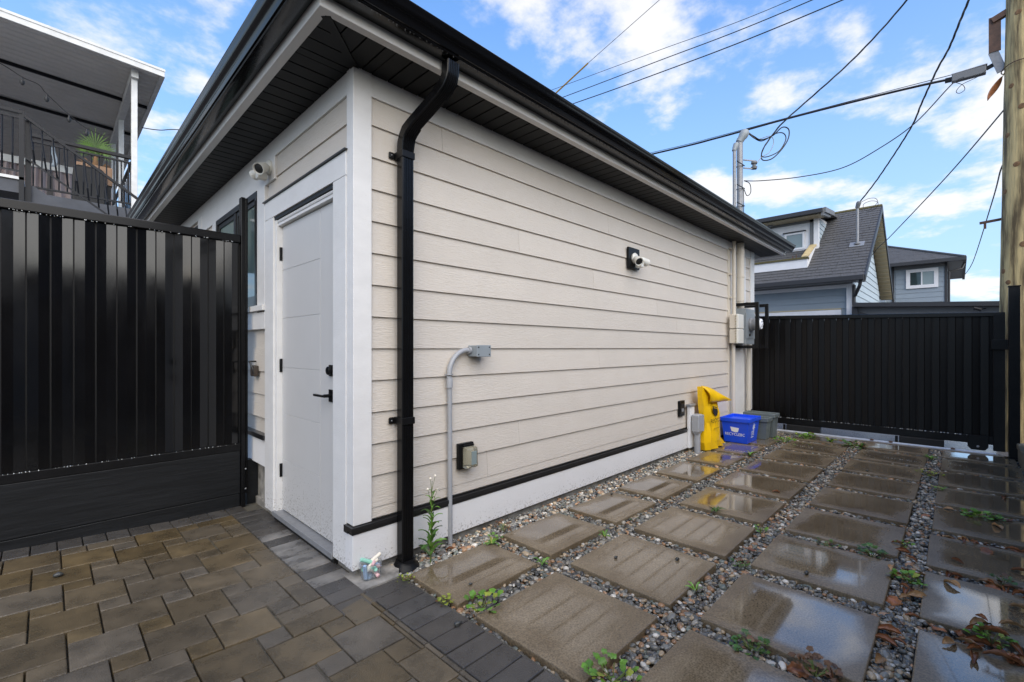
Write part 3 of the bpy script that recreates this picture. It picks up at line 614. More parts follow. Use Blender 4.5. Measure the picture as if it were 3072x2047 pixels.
for dx, dz in ((-.03, .03), (.02, .035), (0, -.01), (.03, -.03), (-.025, -.035)): lathe([(0, .010), (-.003, .010)], (6.2 + dx, -.329, 1.635 + dz), 'y', 8).build('dial_mark', 'ink', mb_)
lathe([(0, .02), (-.012, .02), (-.014, .012)], (6.15, -.172, 1.475), 'y', 10).build('lock', 'darkhole', t)
t = thing('meter_guard', 'black steel guard frame around the electric meter', 'guard frame', (6.2, 0, 1.28))
for x in (6.0, 6.46):
    zt = 1.945 if x < 6.2 else 1.95
    B(x - .022, x + .022, -.345, -.30, 1.275, zt).build('upright', 'blackmatt', t, bevel=.003); B(x - .022, x + .022, -.30, -.0, zt - .045, zt).build('top_bar', 'blackmatt', t, bevel=.003); B(x - .022, x + .022, -.30, -.0, 1.275, 1.32).build('bottom_bar', 'blackmatt', t, bevel=.003)
# wall bracket seen behind the fence post
t = thing('hose_bracket', 'small bronze bracket on wall beside the fence post', 'bracket', (0, 1.6, 1.1))
MB().tube([(.01, 1.72, 1.17), (-.05, 1.68, 1.17), (-.06, 1.62, 1.165), (-.05, 1.60, 1.12), (-.04, 1.60, 1.07)], .007, 8).build('arm', 'winframe', t, smooth=True); B(-.03, .01, 1.64, 1.73, 1.05, 1.14).build('reel', 'bronze', t, bevel=.01)

# ================================================================== bins, bag, chalk
def bag():
    t = thing('recycling_bag', 'bright yellow recycling bag with folded spout leaning on the wall', 'bag', (4.85, -.15, 0))
    # outline in (x,z): half-filled sack
    left = [(4.56, .0), (4.52, .10), (4.535, .22), (4.55, .34), (4.535, .45), (4.50, .56), (4.485, .70), (4.475, .80)]
    right = [(5.13, .03), (5.02, .12), (5.03, .22), (5.045, .34), (5.03, .42), (4.99, .50), (4.94, .57), (4.62, .795)]
    rs = random.Random(3); nu = 11
    front, back = [], []
    for (lx, lz), (rx, rz) in zip(left, right):
        fr, bk = [], []
        for k in range(nu + 1):
            u = k / nu; x = lx + (rx - lx) * u; z = lz + (rz - lz) * u; bulge = math.sin(math.pi * u) ** .6
            full = .075 * max(0, 1 - lz / .95)
            y = -.14 - full * bulge * 1.0 - .010 * math.sin(7 * u * 3.1 + lz * 25) - .016 * rs.uniform(-1, 1) * (0 < k < nu)
            fr.append((x, y, z)); bk.append((x, -.075 + .01 * bulge, z))
        front.append(fr); back.append(bk)
    m = MB(); rings = [f + b[::-1] for f, b in zip(front, back)]; m.loft(rings)
    body = m.build('bag_body', 'yellow', t, smooth=18)
    # folded spout: cone flap from top-left down to the right tip
    A_, B_, T = Vector((4.47, -.13, .81)), Vector((4.60, -.19, .60)), Vector((5.20, -.235, .605))
    def fl(u, v):
        a0 = A_.lerp(T, u); b0 = B_.lerp(T + Vector((0, 0, -.022)), u); p = a0.lerp(b0, v)
        p.y -= .045 * math.sin(math.pi * v) * (1 - u) ** .7 + .006 * math.sin(9 * u + 5 * v); p.z += .018 * math.sin(5 * u) * (1 - v); return p
    m = MB().grid(fl, 14, 8); sp = m.build('spout_fold', 'yellow', t, smooth=True); s_ = sp.modifiers.new('sol', 'SOLIDIFY'); s_.thickness = .012; s_.offset = 0
    yq = -.272
    def wrap(p, co): return Vector((p.x, -.145 - .075 * max(0, math.sin(math.pi * min(1, max(0, (p.x - 4.54) / .48)))) ** .6 * (1 - p.z / .95) - .024, p.z))
    text_on('print', 'RECYCLE', .07, 'ink', t, (4.74, yq, .365), (1, 0, 0), (0, 0, 1), 1.0, wrap)
    for q in range(5): MB().prism([wrap(Vector((4.66 + .034 * q + dx, 0, .265 + dz)), None) for dx, dz in ((0, 0), (.026, 0), (.026, .012), (0, .012))], (0, .002, 0)).build('print', 'inkpale', t)
    # printed box emblem
    poly = [(4.665, .55), (4.79, .525), (4.805, .465), (4.76, .415), (4.695, .44), (4.665, .49)]
    MB().prism([wrap(Vector((x, 0, z)), None) for x, z in poly], (0, .003, 0)).build('emblem', 'ink', t)
    MB().prism([wrap(Vector((x, 0, z)), None) + Vector((0, -.002, 0)) for x, z in [(4.682, .535), (4.78, .516), (4.775, .505), (4.687, .523)]], (0, .001, 0)).build('emblem', 'inkpale', t)
bag()
def bin_(nm, label, x0, x1, y0, y1, h, m, group=None, tap=.045):
    t = thing(nm, label, 'recycling bin', ((x0 + x1) / 2, (y0 + y1) / 2, 0), group)
    def ring(i, z): return [(x0 + i, y0 + i, z), (x1 - i, y0 + i, z), (x1 - i, y1 - i, z), (x0 + i, y1 - i, z)]
    MB().loft([ring(tap, .003), ring(.018, h - .05), ring(.018, h), ring(.024, h), ring(.03, h - .06), ring(tap + .008, .012)]).build('tub', m, t, bevel=.012, seg=3)
    r_ = MB()
    r_.loft([ring(.016, h - .052), ring(0, h - .050), ring(0, h - .004), ring(.004, h + .002), ring(.021, h + .002), ring(.021, h - .03)])
    r_.build('rim', m, t, bevel=.005)
    return t
t = bin_('recycling_bin', 'open blue plastic recycling bin with white logos beside the bag', 5.27, 5.76, -.44, -.06, .335, 'blue')
def onface_x(dy, dz):   # lettering on the face towards -X
    k = (.335 - .05 - dz) / .285; return (5.27 + .018 + .027 * k - .002, dy, dz)
UZ = Vector((.09, 0, -.99))
text_on('print', 'RECYCLEBC', .052, 'whiteink', t, onface_x(-.245, .115), (0, -1, 0), (-.09, 0, .99), .92)
MB().prism([onface_x(y, z) for y, z in [(-.19, .215), (-.30, .205), (-.285, .15), (-.25, .145), (-.205, .158)]], (.002, 0, 0)).build('emblem', 'whiteink', t)
def onface_y(dx, dz): k = (.335 - .05 - dz) / .285; return (dx, -.44 + .018 + .027 * k - .002, dz)
text_on('print', 'GFL', .085, 'whiteink', t, onface_y(5.50, .125), (1, 0, 0), (0, -.09, .99), .9)
MB().prism([onface_y(x, z) for x, z in ((5.45, .070), (5.55, .070), (5.55, .080), (5.45, .080))], (0, .002, 0)).build('print', 'whiteink', t)
star = [onface_y(5.53 + r_ * math.sin(a_), .205 + r_ * 1.0 * math.cos(a_)) for k in range(14) for a_, r_ in [(2 * math.pi * k / 14, (.055, .022)[k % 2])]]
MB().prism(star, (0, .002, 0)).build('emblem', 'whiteink', t)
bin_('recycling_bin', 'small grey bin standing next to the blue bin', 5.775, 6.01, -.52, -.10, .30, 'greybin', None, .035)
bin_('recycling_bin', 'small grey bin nearest the sliding gate', 6.02, 6.27, -.545, -.12, .335, 'greybin', None, .035)
# tub of chalk
t = thing('chalk_tub', 'clear plastic tub of pastel sidewalk chalk at the house corner', 'tub', (.07, -.06, 0))
def rr(sx_, sy_, z, n=20):
    out = []
    for k in range(n):
        a_ = 2 * math.pi * k / n; c, s = math.cos(a_), math.sin(a_); q = 4.
        out.append((.075 + sx_ * math.copysign(abs(c) ** (2 / q), c), -.055 + sy_ * math.copysign(abs(s) ** (2 / q), s), z))
    return out
ct = MB().loft([rr(.048, .034, .004), rr(.053, .039, .05), rr(.058, .044, .088), rr(.056, .042, .088), rr(.051, .037, .05), rr(.046, .032, .008)]).build('tub', 'tub', t, smooth=50)
rs = random.Random(5)
for k, cn in enumerate(['chalkb', 'chalkp', 'chalkg', 'chalkw', 'chalkp', 'chalkg', 'chalkb', 'chalkw', 'chalkp']):
    c = Vector((.075 + rs.uniform(-.022, .022), -.055 + rs.uniform(-.012, .012), .022 + .0078 * k)); d = Vector((rs.uniform(-1, 1), rs.uniform(-.5, .5), rs.uniform(-.1, .35))).normalized()
    axlathe([(-.038, .008), (-.036, .0105), (.036, .0095), (.038, .007)], c, d, 10).build('chalk_stick', cn, t, smooth=40)
axlathe([(-.038, .008), (-.036, .011), (.036, .0105), (.038, .008)], (.035, -.07, .05), (-.15, -.05, 1), 10).build('chalk_stick', 'chalkb', t, smooth=40)
axlathe([(-.038, .008), (-.036, .011), (.036, .0105), (.038, .008)], (.055, -.05, .098), (-.9, .2, .45), 10).build('chalk_stick', 'chalkg', t, smooth=40)
axlathe([(-.038, .008), (-.036, .011), (.036, .0105), (.038, .008)], (.105, -.05, .098), (.9, .1, .35), 10).build('chalk_stick', 'chalkw', t, smooth=40)

# ================================================================== FENCES AND GATE
fen = thing('metal_fence', 'glossy black ribbed metal fence with timber base beside the door', 'fence', (-.07, 1.77, 0))
P = .1075
def vboard(sign, pitch=P, hw=.0495, z0=.51, z1=2.128, tilt=.0058):
    m = MB(); s = sign * tilt
    pr = [(-hw, .006), (-hw, -s), (0, s * .2 - (0 if s < 0 else s)), (hw, -s), (hw, .006)]
    pr = [(-hw, .008), (-hw, 0 if sign > 0 else -tilt), (0, -tilt if sign > 0 else 0), (hw, 0 if sign > 0 else -tilt), (hw, .008)]
    return m.loft([[(x, y, z) for x, y in pr] for z in (z0, z1)])
va = vboard(1).build('fence_board', 'fence', None); vb = vboard(-1).build('fence_board', 'fence', None)
for k in range(22):
    x = -.097 - P * (k + .5); src = (va, vb)[k % 2]
    o = src if k < 2 else src.copy()
    if k >= 2: COL.objects.link(o)
    o.parent = fen; o.location = Vector((x, 1.77, 0)) - fen.location; o.rotation_euler = (0, 0, R(random.uniform(-.5, .5)))
B(-2.5, -.09, 1.780, 1.786, .5, 2.13).build('backing_sheet', 'darkhole', fen)
B(-2.5, -.092, 1.742, 1.80, 2.13, 2.192).build('top_rail', 'black', fen, bevel=.007); B(-2.5, -.092, 1.745, 1.80, .45, .508).build('bottom_rail', 'blackmatt', fen, bevel=.003)
B(-2.5, -.092, 1.752, 1.80, .105, .449).build('base_timber', 'timber', fen, bevel=.006); B(-2.5, -.092, 1.762, 1.80, -.1, .102).build('base_timber', 'timber', fen, bevel=.006)
B(-.091, -.062, 1.735, 1.80, -.05, 2.50).build('post', 'black', fen, bevel=.003); B(-.058, -.040, 1.745, 1.80, .1, 2.50).build('post_channel', 'black', fen, bevel=.003); B(-.034, .045, 1.79, 1.85, -.05, .36).build('infill_block', 'timber', fen)
for z in (.14, .30): lathe([(0, .007), (-.004, .006), (-.006, .001)], (-.06, 1.735, z), 'y', 8).build('bolt', 'galv', fen)
dr = MB()
for k in range(90):
    x = random.uniform(-1.5, -.1); y, z = random.choice(((1.744, .509), (1.741, random.uniform(2.125, 2.132)))); q = random.uniform(.0015, .0035); dr.loft([circ((x, y, z - q), q * .5, 'z', 5), circ((x, y, z), q, 'z', 5), circ((x, y, z + q), q * .5, 'z', 5)])
dr.build('water_drop', 'drop', fen, smooth=True, kind='stuff')
# right boundary fence
fr = thing('side_fence', 'black metal boundary fence standing on the stone kerb at right', 'fence', (3, -3.0, .185))
vb2 = B(-.072, .072, -.006, .006, .25, 1.93).build('fence_board', 'gate', fr)
vb2.location = Vector((-2.0, -3.0, 0)) - fr.location; vb2.data.transform(Matrix.Translation((3, -3.0, .185)))
for k in range(1, 56): o = vb2.copy(); COL.objects.link(o); o.location = Vector((-2.0 + .152 * k, -3.0, 0)) - fr.location
B(-2.1, 6.45, -3.035, -2.965, 1.93, 1.985).build('top_rail', 'blackmatt', fr, bevel=.003); B(-2.1, 6.45, -3.035, -2.965, .186, .25).build('bottom_rail', 'blackmatt', fr, bevel=.003)
for x in (-2.0, .4, 2.8, 5.2, 6.5): B(x - .03, x + .03, -3.03, -2.95, .185, 2.04).build('post', 'blackmatt', fr, bevel=.004)
# unseen garage and house blocks, added to shape the ribbed fence's reflections
nb = thing('garage', 'unseen grey garage block added for the fence reflections', 'garage', (0, -8, 0))
B(-9, -.2, -11, -6.2, -.1, 2.6).build('wall', 'greytrim', nb); MB().loft([[(-9.4, -11.4, 2.6), (.1, -11.4, 2.6), (.1, -5.9, 2.6), (-9.4, -5.9, 2.6)], [(-8.9, -11, 2.85), (-.4, -11, 2.85), (-.4, -6.3, 2.85), (-8.9, -6.3, 2.85)]]).build('roof', 'shingle', nb)
nb = thing('house', 'unseen dark house block added for the fence reflections', 'house', (5, -11, 0))  # unseen; placed and sized to give the fence ribs dark reflections
B(.8, 9, -15, -8.6, -.1, 4.6).build('wall', 'deckdark', nb); MB().loft([[(.4, -15.4, 4.6), (9.4, -15.4, 4.6), (9.4, -8.2, 4.6), (.4, -8.2, 4.6)], [(4, -12, 6.2), (6, -12, 6.2), (6, -11.5, 6.2), (4, -11.5, 6.2)]]).build('roof', 'shingle', nb)
# gate
gt = thing('sliding_gate', 'long black metal sliding gate of vertical boards across the lane end', 'gate', (6.85, -1.5, .1))
GX = 6.85; y0, y1 = -2.80, .10
ztop = lambda y: 1.712 + (y + 2.8) * .030
NB = 19
for k in range(NB):
    ya = y0 + .06 + (y1 - y0 - .12) * k / NB; yb = y0 + .06 + (y1 - y0 - .12) * (k + 1) / NB; ym = (ya + yb) / 2; s = .004
    MB().loft([[(GX + .012, ya + .003, z), (GX + .012, yb - .003, z), (GX + .001, yb - .003, z), (GX - .001, yb - .02, z), (GX - .004, ym + .004, z), (GX, ym, z), (GX - .004, ym - .004, z), (GX - .001, ya + .02, z), (GX + .001, ya + .003, z)] for z in (.20, ztop(ym) - .05)]).build('gate_board', 'gate', gt)
B(GX + .013, GX + .018, y0 + .02, y1 - .02, .2, 1.68).build('backing_sheet', 'darkhole', gt)
MB().loft([[(GX - .03, y, ztop(y) - .055), (GX + .03, y, ztop(y) - .055), (GX + .03, y, ztop(y)), (GX - .03, y, ztop(y))] for y in (y0, y1)]).build('top_rail', 'black', gt, bevel=.007)
B(GX - .03, GX + .03, y0 + .1, y1, .105, .20).build('bottom_rail', 'blackmatt', gt, bevel=.003); B(GX - .031, GX + .031, y0, y0 + .1, .035, 1.69).build('end_frame', 'blackmatt', gt, bevel=.003)
for y in (-.62, -1.95): B(GX - .05, GX + .06, y - .32, y + .12, .0, .104).build('roller_carriage', 'darkhole', gt, bevel=.01); B(GX - .055, GX - .04, y + .13, y + .16, .01, .10).build('carriage_plate', 'blackmatt', gt)
MB().prism([(GX - .06, y, z) for y, z in ((-2.66, .21), (-2.48, .21), (-2.48, .07), (-2.51, .03), (-2.63, .03), (-2.66, .07))], (.02, 0, 0)).build('guide_plate', 'blackmatt', gt, bevel=.003)
lathe([(0, .014), (-.008, .012), (-.01, .002)], (GX - .06, -2.57, .075), 'x', 10).build('bolt', 'galv', gt)
dr = MB()
for k in range(110):
    y = random.uniform(-2.68, -.3); q = random.uniform(.003, .006); dr.loft([circ((GX - .031, y, .201 - q), q * .5, 'z', 5), circ((GX - .031, y, .201), q, 'z', 5), circ((GX - .031, y, .201 + q), q * .5, 'z', 5)])
dr.build('water_drop', 'drop', gt, smooth=True, kind='stuff')
B(GX - .09, GX - .03, -2.90, -2.68, 1.26, 1.38).build('latch', 'blackmatt', gt, bevel=.004)
t = thing('gate_post', 'tall black steel gate post at right end of the sliding gate', 'post', (6.64, -2.86, 0))
B(6.59, 6.68, -2.905, -2.815, -.02, 1.985).build('post', 'blackmatt', t, bevel=.004); B(6.56, 6.71, -2.935, -2.785, -.01, .006).build('foot_plate', 'blackmatt', t); B(6.585, 6.685, -2.91, -2.81, 1.985, 2.0).build('cap', 'blackmatt', t, bevel=.004)
t = thing('gate_track', 'pale steel gate track laid across the lane end', 'track', (6.75, -1.4, 0))
B(6.71, 6.83, -2.72, .3, -.02, .002).build('track_bed', 'concrete', t); MB().tube([(6.76, -2.72, .010), (6.76, .3, .010)], .011, 8).build('track_rail', 'rail', t, smooth=True)
B(6.715, 6.745, -2.7, .3, .0025, .007).build('track_edge', 'rail', t)
for y in (-.85, -1.55, -1.75, -2.35): B(6.735, 6.775, y - .02, y + .02, .012, .028).build('track_bolt', 'rust', t, bevel=.006)

# ================================================================== HOUSES ACROSS THE LANE
def shingles(name, parent, o, ux, uy, nx, ny, wd, exp, jitter=.18, rng_=random.Random(11), clipf=None):
    """courses of tabs on a plane: o origin, ux along eave, uy up slope"""
    o, ux, uy = Vector(o), Vector(ux).normalized(), Vector(uy).normalized(); nn = ux.cross(uy).normalized()
    if nn.z < 0: nn = -nn
    m = MB()
    for j in range(ny):
        x = -rng_.uniform(0, wd)
        while x < nx:
            w_ = wd * rng_.uniform(.6, 1.3); a0, a1 = max(x, 0), min(x + w_ - .006, nx); x += w_
            if a1 - a0 < .02: continue
            if clipf:
                c = clipf(a0, a1, j * exp)
                if not c: continue
                a0, a1 = c
            h = .012 + rng_.uniform(0, .006); d = rng_.uniform(-.006, .006)
            p = [o + ux * a0 + uy * (j * exp + d), o + ux * a1 + uy * (j * exp + d), o + ux * a1 + uy * ((j + 1) * exp + .02), o + ux * a0 + uy * ((j + 1) * exp + .02)]
            m.loft([[q for q in p], [p[0] + nn * h, p[1] + nn * h, p[2] + nn * .003, p[3] + nn * .003]])
    return m.build(name, 'shingle', parent, kind='stuff')
h1 = thing('house', 'blue grey lane house with steep shingled roof and shed dormer', 'house', (12.15, 2, 0))
EX, EZ, RX, RZ = 11.70, 2.93, 14.9, 5.19; RY = -.89; HY = 6.0
sl = (RZ - EZ) / (RX - EX)
def rz(x): return EZ + (x - EX) * sl
MB().prism([(12.15, -.6, -.1), (17.3, -.6, -.1), (17.3, -.6, 2.9), (RX, -.6, RZ - .25), (12.15, -.6, 3.0)], (0, 6.4, 0)).build('wall', 'bluepale', h1)
rf = MB().loft([[(EX, y, EZ - .06), (EX, y, EZ), (RX, y, RZ), (17.85, y, 2.93), (17.85, y, 2.87), (RX, y, RZ - .10)] for y in (RY, HY)]).build('roof', 'shingle', h1)
slope_len = math.hypot(RX - EX, RZ - EZ)
shingles('shingles', rf, (EX - .01, RY, EZ + .001), (0, 1, 0), (RX - EX, 0, RZ - EZ), 3.2, 26, .30, slope_len / 26)
MB().tube([(RX, RY - .02, RZ + .01), (RX, HY, RZ + .01)], .05, 6).build('ridge_cap', 'moss', rf)
# rake boards and tan soffit on the gable end
MB().prism([(EX - .05, RY - .03, EZ - .14), (EX - .05, RY - .03, EZ + .0), (RX, RY - .03, RZ + .02), (RX, RY - .03, RZ - .16)], (0, .03, 0)).build('rake_board', 'darktrim', rf)
MB().prism([(17.9, RY - .03, 2.78), (17.9, RY - .03, 2.92), (RX, RY - .03, RZ + .02), (RX, RY - .03, RZ - .16)], (0, .03, 0)).build('rake_board', 'darktrim', rf)
MB().prism([(RX, RY, RZ - .16), (17.8, RY, 2.83), (17.8, -.60, 2.83), (RX, -.60, RZ - .16)], (0, 0, .02)).build('soffit', 'tan', rf)
for k in range(22):
    u = (k + .5) / 22; x = RX + (17.8 - RX) * u; z = RZ - .165 + (2.83 - RZ + .16) * u; B(x - .05, x + .05, RY + .01, -.61, z - .012, z - .004).build('soffit_slat', 'tan', rf)
# gable-wall planks (face -Y), cut to the roof slope
for k in range(13):
    z = 2.75 + .17 * k; xa = max(12.15, EX + (z + .17 - EZ + .22) / sl); xb = 17.85 - (z + .17 - 2.93 + .22) / sl
    if xb - xa < .2: break
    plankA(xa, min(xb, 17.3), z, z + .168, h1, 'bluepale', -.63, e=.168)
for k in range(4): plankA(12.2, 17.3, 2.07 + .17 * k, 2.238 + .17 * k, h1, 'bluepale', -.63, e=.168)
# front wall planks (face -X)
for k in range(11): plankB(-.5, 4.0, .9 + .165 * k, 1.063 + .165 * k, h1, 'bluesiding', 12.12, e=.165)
B(12.10, 12.14, -.5, 4.2, 2.715, 2.80).build('frieze_board', 'white', h1); B(12.06, 12.16, -.61, -.51, -.1, 2.80).build('corner_board', 'white', h1); B(12.09, 12.17, -.66, -.615, -.1, 2.8).build('corner_board', 'white', h1)
MB().tube([(12.02, -.66, 2.75), (12.02, -.66, .2)], .035, 8).build('downspout', 'darktrim', h1); MB().tube([(11.72, -.82, 2.82), (11.74, -.80, 2.70), (12.0, -.68, 2.5)], .035, 8).build('downspout_elbow', 'darktrim', h1)
B(11.60, 11.72, RY, HY, 2.82, 2.935).build('gutter', 'darktrim', h1, bevel=.01); B(11.72, 12.14, RY + .02, HY, 2.82, 2.84).build('eave_soffit', 'greytrim', h1)
B(12.09, 12.14, -.40, 3.9, 2.06, 2.20).build('garage_door_head', 'white', h1); B(12.085, 12.14, -.40, 3.9, 2.205, 2.235).build('head_flashing', 'tan', h1); B(12.10, 12.15, -.3, 3.8, .0, 2.06).build('garage_door', 'greytrim', h1)
# dormer
dm = MB().prism([(13.1, .28, 3.5), (13.1, .28, 4.78), (16, .28, 5.0), (16, .28, 3.5)], (0, 4, 0)).build('dormer', 'white', h1)
for k in range(6):
    z = 4.0 + .13 * k
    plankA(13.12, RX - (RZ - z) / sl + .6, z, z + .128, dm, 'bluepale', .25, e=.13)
B(13.05, 13.16, .23, .34, 3.85, 4.72).build('corner_trim', 'white', dm); B(13.07, 13.10, .35, .43, 3.9, 4.72).build('grey_panel', 'greytrim', dm); B(13.07, 13.10, .35, 4, 4.64, 4.72).build('grey_panel', 'greytrim', dm)
MB().prism([(12.65, .05, 4.80), (12.65, .05, 4.86), (15.3, .05, 5.14), (15.3, .05, 5.06)], (0, 4.4, 0)).build('dormer_roof', 'shingle', dm)
MB().prism([(12.62, .04, 4.66), (12.62, .04, 4.84), (13.5, .04, 4.95), (13.5, .04, 4.78)], (0, .06, 0)).build('dormer_fascia', 'greytrim', dm); MB().prism([(12.66, .0, 4.74), (12.66, .0, 4.87), (13.8, .0, 5.0), (13.8, .0, 4.88)], (0, .05, 0)).build('dormer_fascia', 'greytrim', dm)
B(12.58, 12.68, .06, 4.4, 4.74, 4.85).build('dormer_gutter', 'darktrim', dm, bevel=.008)
B(12.68, 13.10, .10, 4.3, 4.715, 4.73).build('dormer_soffit', 'tan', dm)
for k in range(26): B(12.69, 13.09, .12 + .13 * k, .12 + .13 * k + .115, 4.706, 4.714).build('soffit_slat', 'tan', dm)
lathe([(0, .07), (-.03, .06), (-.05, .02)], (12.95, 1.35, 4.705), 'z', 12).build('soffit_light', 'greytrim', dm)
def winX(parent, X_, ya, yb, z0, z1, fm, gm, fw_=.05, split=None, dp=.03):
    wn = MB().box(X_ - dp, X_, ya, yb, z0, z0 + fw_).box(X_ - dp, X_, ya, yb, z1 - fw_, z1).box(X_ - dp, X_, ya, ya + fw_, z0 + fw_, z1 - fw_).box(X_ - dp, X_, yb - fw_, yb, z0 + fw_, z1 - fw_).build('window', fm, parent)
    if split:
        B(X_ - dp, X_, split - .02, split + .02, z0 + fw_, z1 - fw_).build('mullion', fm, wn)
        B(X_ - .012, X_ - .006, ya + fw_, split - .02, z0 + fw_, z1 - fw_).build('pane', gm[0], wn); B(X_ - .012, X_ - .006, split + .02, yb - fw_, z0 + fw_, z1 - fw_).build('pane', gm[1], wn)
    else: B(X_ - .012, X_ - .006, ya + fw_, yb - fw_, z0 + fw_, z1 - fw_).build('pane', gm, wn)
    return wn
wn = winX(dm, 13.09, .55, 1.03, 3.95, 4.42, 'white', 'glasslite'); B(13.03, 13.09, .52, 1.06, 4.425, 4.45).build('head_flashing', 'darktrim', wn)
winX(dm, 13.09, .55, 1.03, 3.55, 3.93, 'white', 'glasslite'); winX(dm, 13.09, 1.25, 1.9, 3.6, 4.45, 'white', 'glasslite')
# balcony box in front of the dormer
bl = B(12.2, 12.28, .31, 3.6, 3.22, 3.53).build('balcony_wall', 'white', h1)
B(12.17, 12.31, .29, 3.6, 3.53, 3.575).build('balcony_cap', 'moss', bl)
MB().prism([(12.2805, .306, 3.2), (12.2805, .306, 3.56), (13.1, .306, 4.02), (13.1, .306, 3.7)], (0, .08, 0)).build('balcony_wall', 'white', bl)
MB().prism([(12.16, .275, 3.578), (12.16, .275, 3.60), (13.1, .275, 4.055), (13.1, .275, 4.025)], (0, .155, 0)).build('balcony_cap', 'yellowwood', bl)
for y, hh in ((.62, .12), (.70, .09)): MB().tube([(12.5, y, 3.5), (12.5, y, 3.60 + hh)], .012, 6).build('pipe_stub', 'rust', bl)
# house 1 service mast
t = thing('service_mast', 'grey service mast standing on the lane house roof', 'mast', (13.0, -.6, 3.75))
MB().tube([(13.0, -.6, 3.7), (13.0, -.6, 4.82)], .03, 10).build('mast_pipe', 'galv', t, smooth=True); axlathe([(-.02, .045), (.06, .05), (.10, .055), (.14, .04), (.15, .01)], (13.0, -.6, 4.80), (-.25, -.3, 1), 12).build('weatherhead', 'greytrim', t, smooth=True)
MB().prism([(12.90, -.74, rz(12.90) + .03), (12.90, -.44, rz(12.90) + .03), (13.10, -.44, rz(13.10) + .03), (13.10, -.74, rz(13.10) + .03)], (0, 0, .012)).build('flashing', 'galv', t); lathe([(0, .075), (.06, .035)], (13.0, -.6, rz(13) + .03), 'z', 10).build('boot', 'greytrim', t)
# house 2
h2 = thing('house', 'smaller blue house with hip roof seen behind the lane house', 'house', (22, -1.4, 0)); X2 = 22.0
B(X2, X2 + 6, -2.11, 2.0, -.1, 4.45).build('wall', 'bluesiding', h2); B(X2 - .6, X2, -.40, 2, -.1, 4.45).build('wall', 'bluesiding', h2)
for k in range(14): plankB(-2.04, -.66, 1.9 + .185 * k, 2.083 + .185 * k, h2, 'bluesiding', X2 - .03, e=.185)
for y in (-2.10, -.60): B(X2 - .035, X2 + .02, y - .02, y + .05, -.1, 4.45).build('corner_board', 'darktrim', h2)
B(X2 - .03, X2, -2.05, -.62, 4.31, 4.45).build('frieze_board', 'greytrim', h2)
rf2 = MB().loft([[(X2 - .45, -2.58, 4.50), (X2 - .45, 2.6, 4.50), (X2 + 6, 2.6, 4.50), (X2 + 6, -2.58, 4.50)], [(X2 + 2.5, -.1, 5.72), (X2 + 2.5, .6, 5.72), (X2 + 3.5, .6, 5.72), (X2 + 3.5, -.1, 5.72)]]).build('roof', 'shingle', h2)
d_up = Vector((2.95, 0, 1.22)); shingles('shingles', rf2, (X2 - .45, -2.58, 4.50), (0, 1, 0), d_up, 3.4, 17, .30, .18, clipf=lambda a0, a1, v: (max(a0, v * .78 + .03), a1) if a1 > v * .78 + .05 else None)
MB().tube([(X2 - .45, -2.58, 4.53), (X2 + 2.5, -.1, 5.75)], .045, 6).build('hip_cap', 'shingle', rf2); MB().tube([(X2 + 2.5, -.1, 5.75), (X2 + 3.5, -.1, 5.74)], .045, 6).build('ridge_cap', 'shingle', rf2)
B(X2 - .55, X2 - .44, -2.62, 2.6, 4.40, 4.52).build('gutter', 'darktrim', h2); B(X2 - .44, X2 + 6, -2.62, -2.54, 4.40, 4.52).build('gutter', 'darktrim', h2); B(X2 - .44, X2 + 6, -2.54, 2.5, 4.452, 4.47).build('eave_soffit', 'greytrim', h2)
MB().tube([(X2 + .4, -2.56, 4.38), (X2 + .3, -2.5, 4.2), (X2 + .05, -2.16, 4.1), (X2 + .05, -2.16, 1)], .04, 8).build('downspout', 'darktrim', h2)
wn = winX(h2, X2 - .035, -1.88, -.97, 3.55, 4.28, 'white', None or ('glasslite', 'glass'), .12, -1.42)
# carport
t = thing('carport', 'low dark flat roofed carport behind the gate', 'carport', (11.5, -2, 0))
def cz(y): return 2.30 + (y + .7) * .055
MB().loft([[(11.5, y, cz(y) - .09), (15, y, cz(y) - .09), (15, y, cz(y)), (11.5, y, cz(y))] for y in (-.70, -3.6)]).build('roof_edge', 'darktrim', t); MB().loft([[(11.7, y, 1.0), (11.8, y, 1.0), (11.8, y, cz(y) - .092), (11.7, y, cz(y) - .092)] for y in (-.72, -3.6)]).build('front_panel', 'greytrim', t)
MB().bar((11.66, -.75, 2.1), (11.66, -1.3, 1.85), .05).build('brace', 'darktrim', t); B(11.6, 11.7, -.78, -.70, 0, 2.2).build('post', 'darktrim', t)
MB().tube([(11.45, -2.62, 2.06), (11.45, -2.72, 2.02)], .03, 8).build('camera_body', 'rail2', t); MB().tube([(11.6, -2.78, 2.05), (11.46, -2.72, 2.04)], .012, 6).build('camera_arm', 'rail2', t)

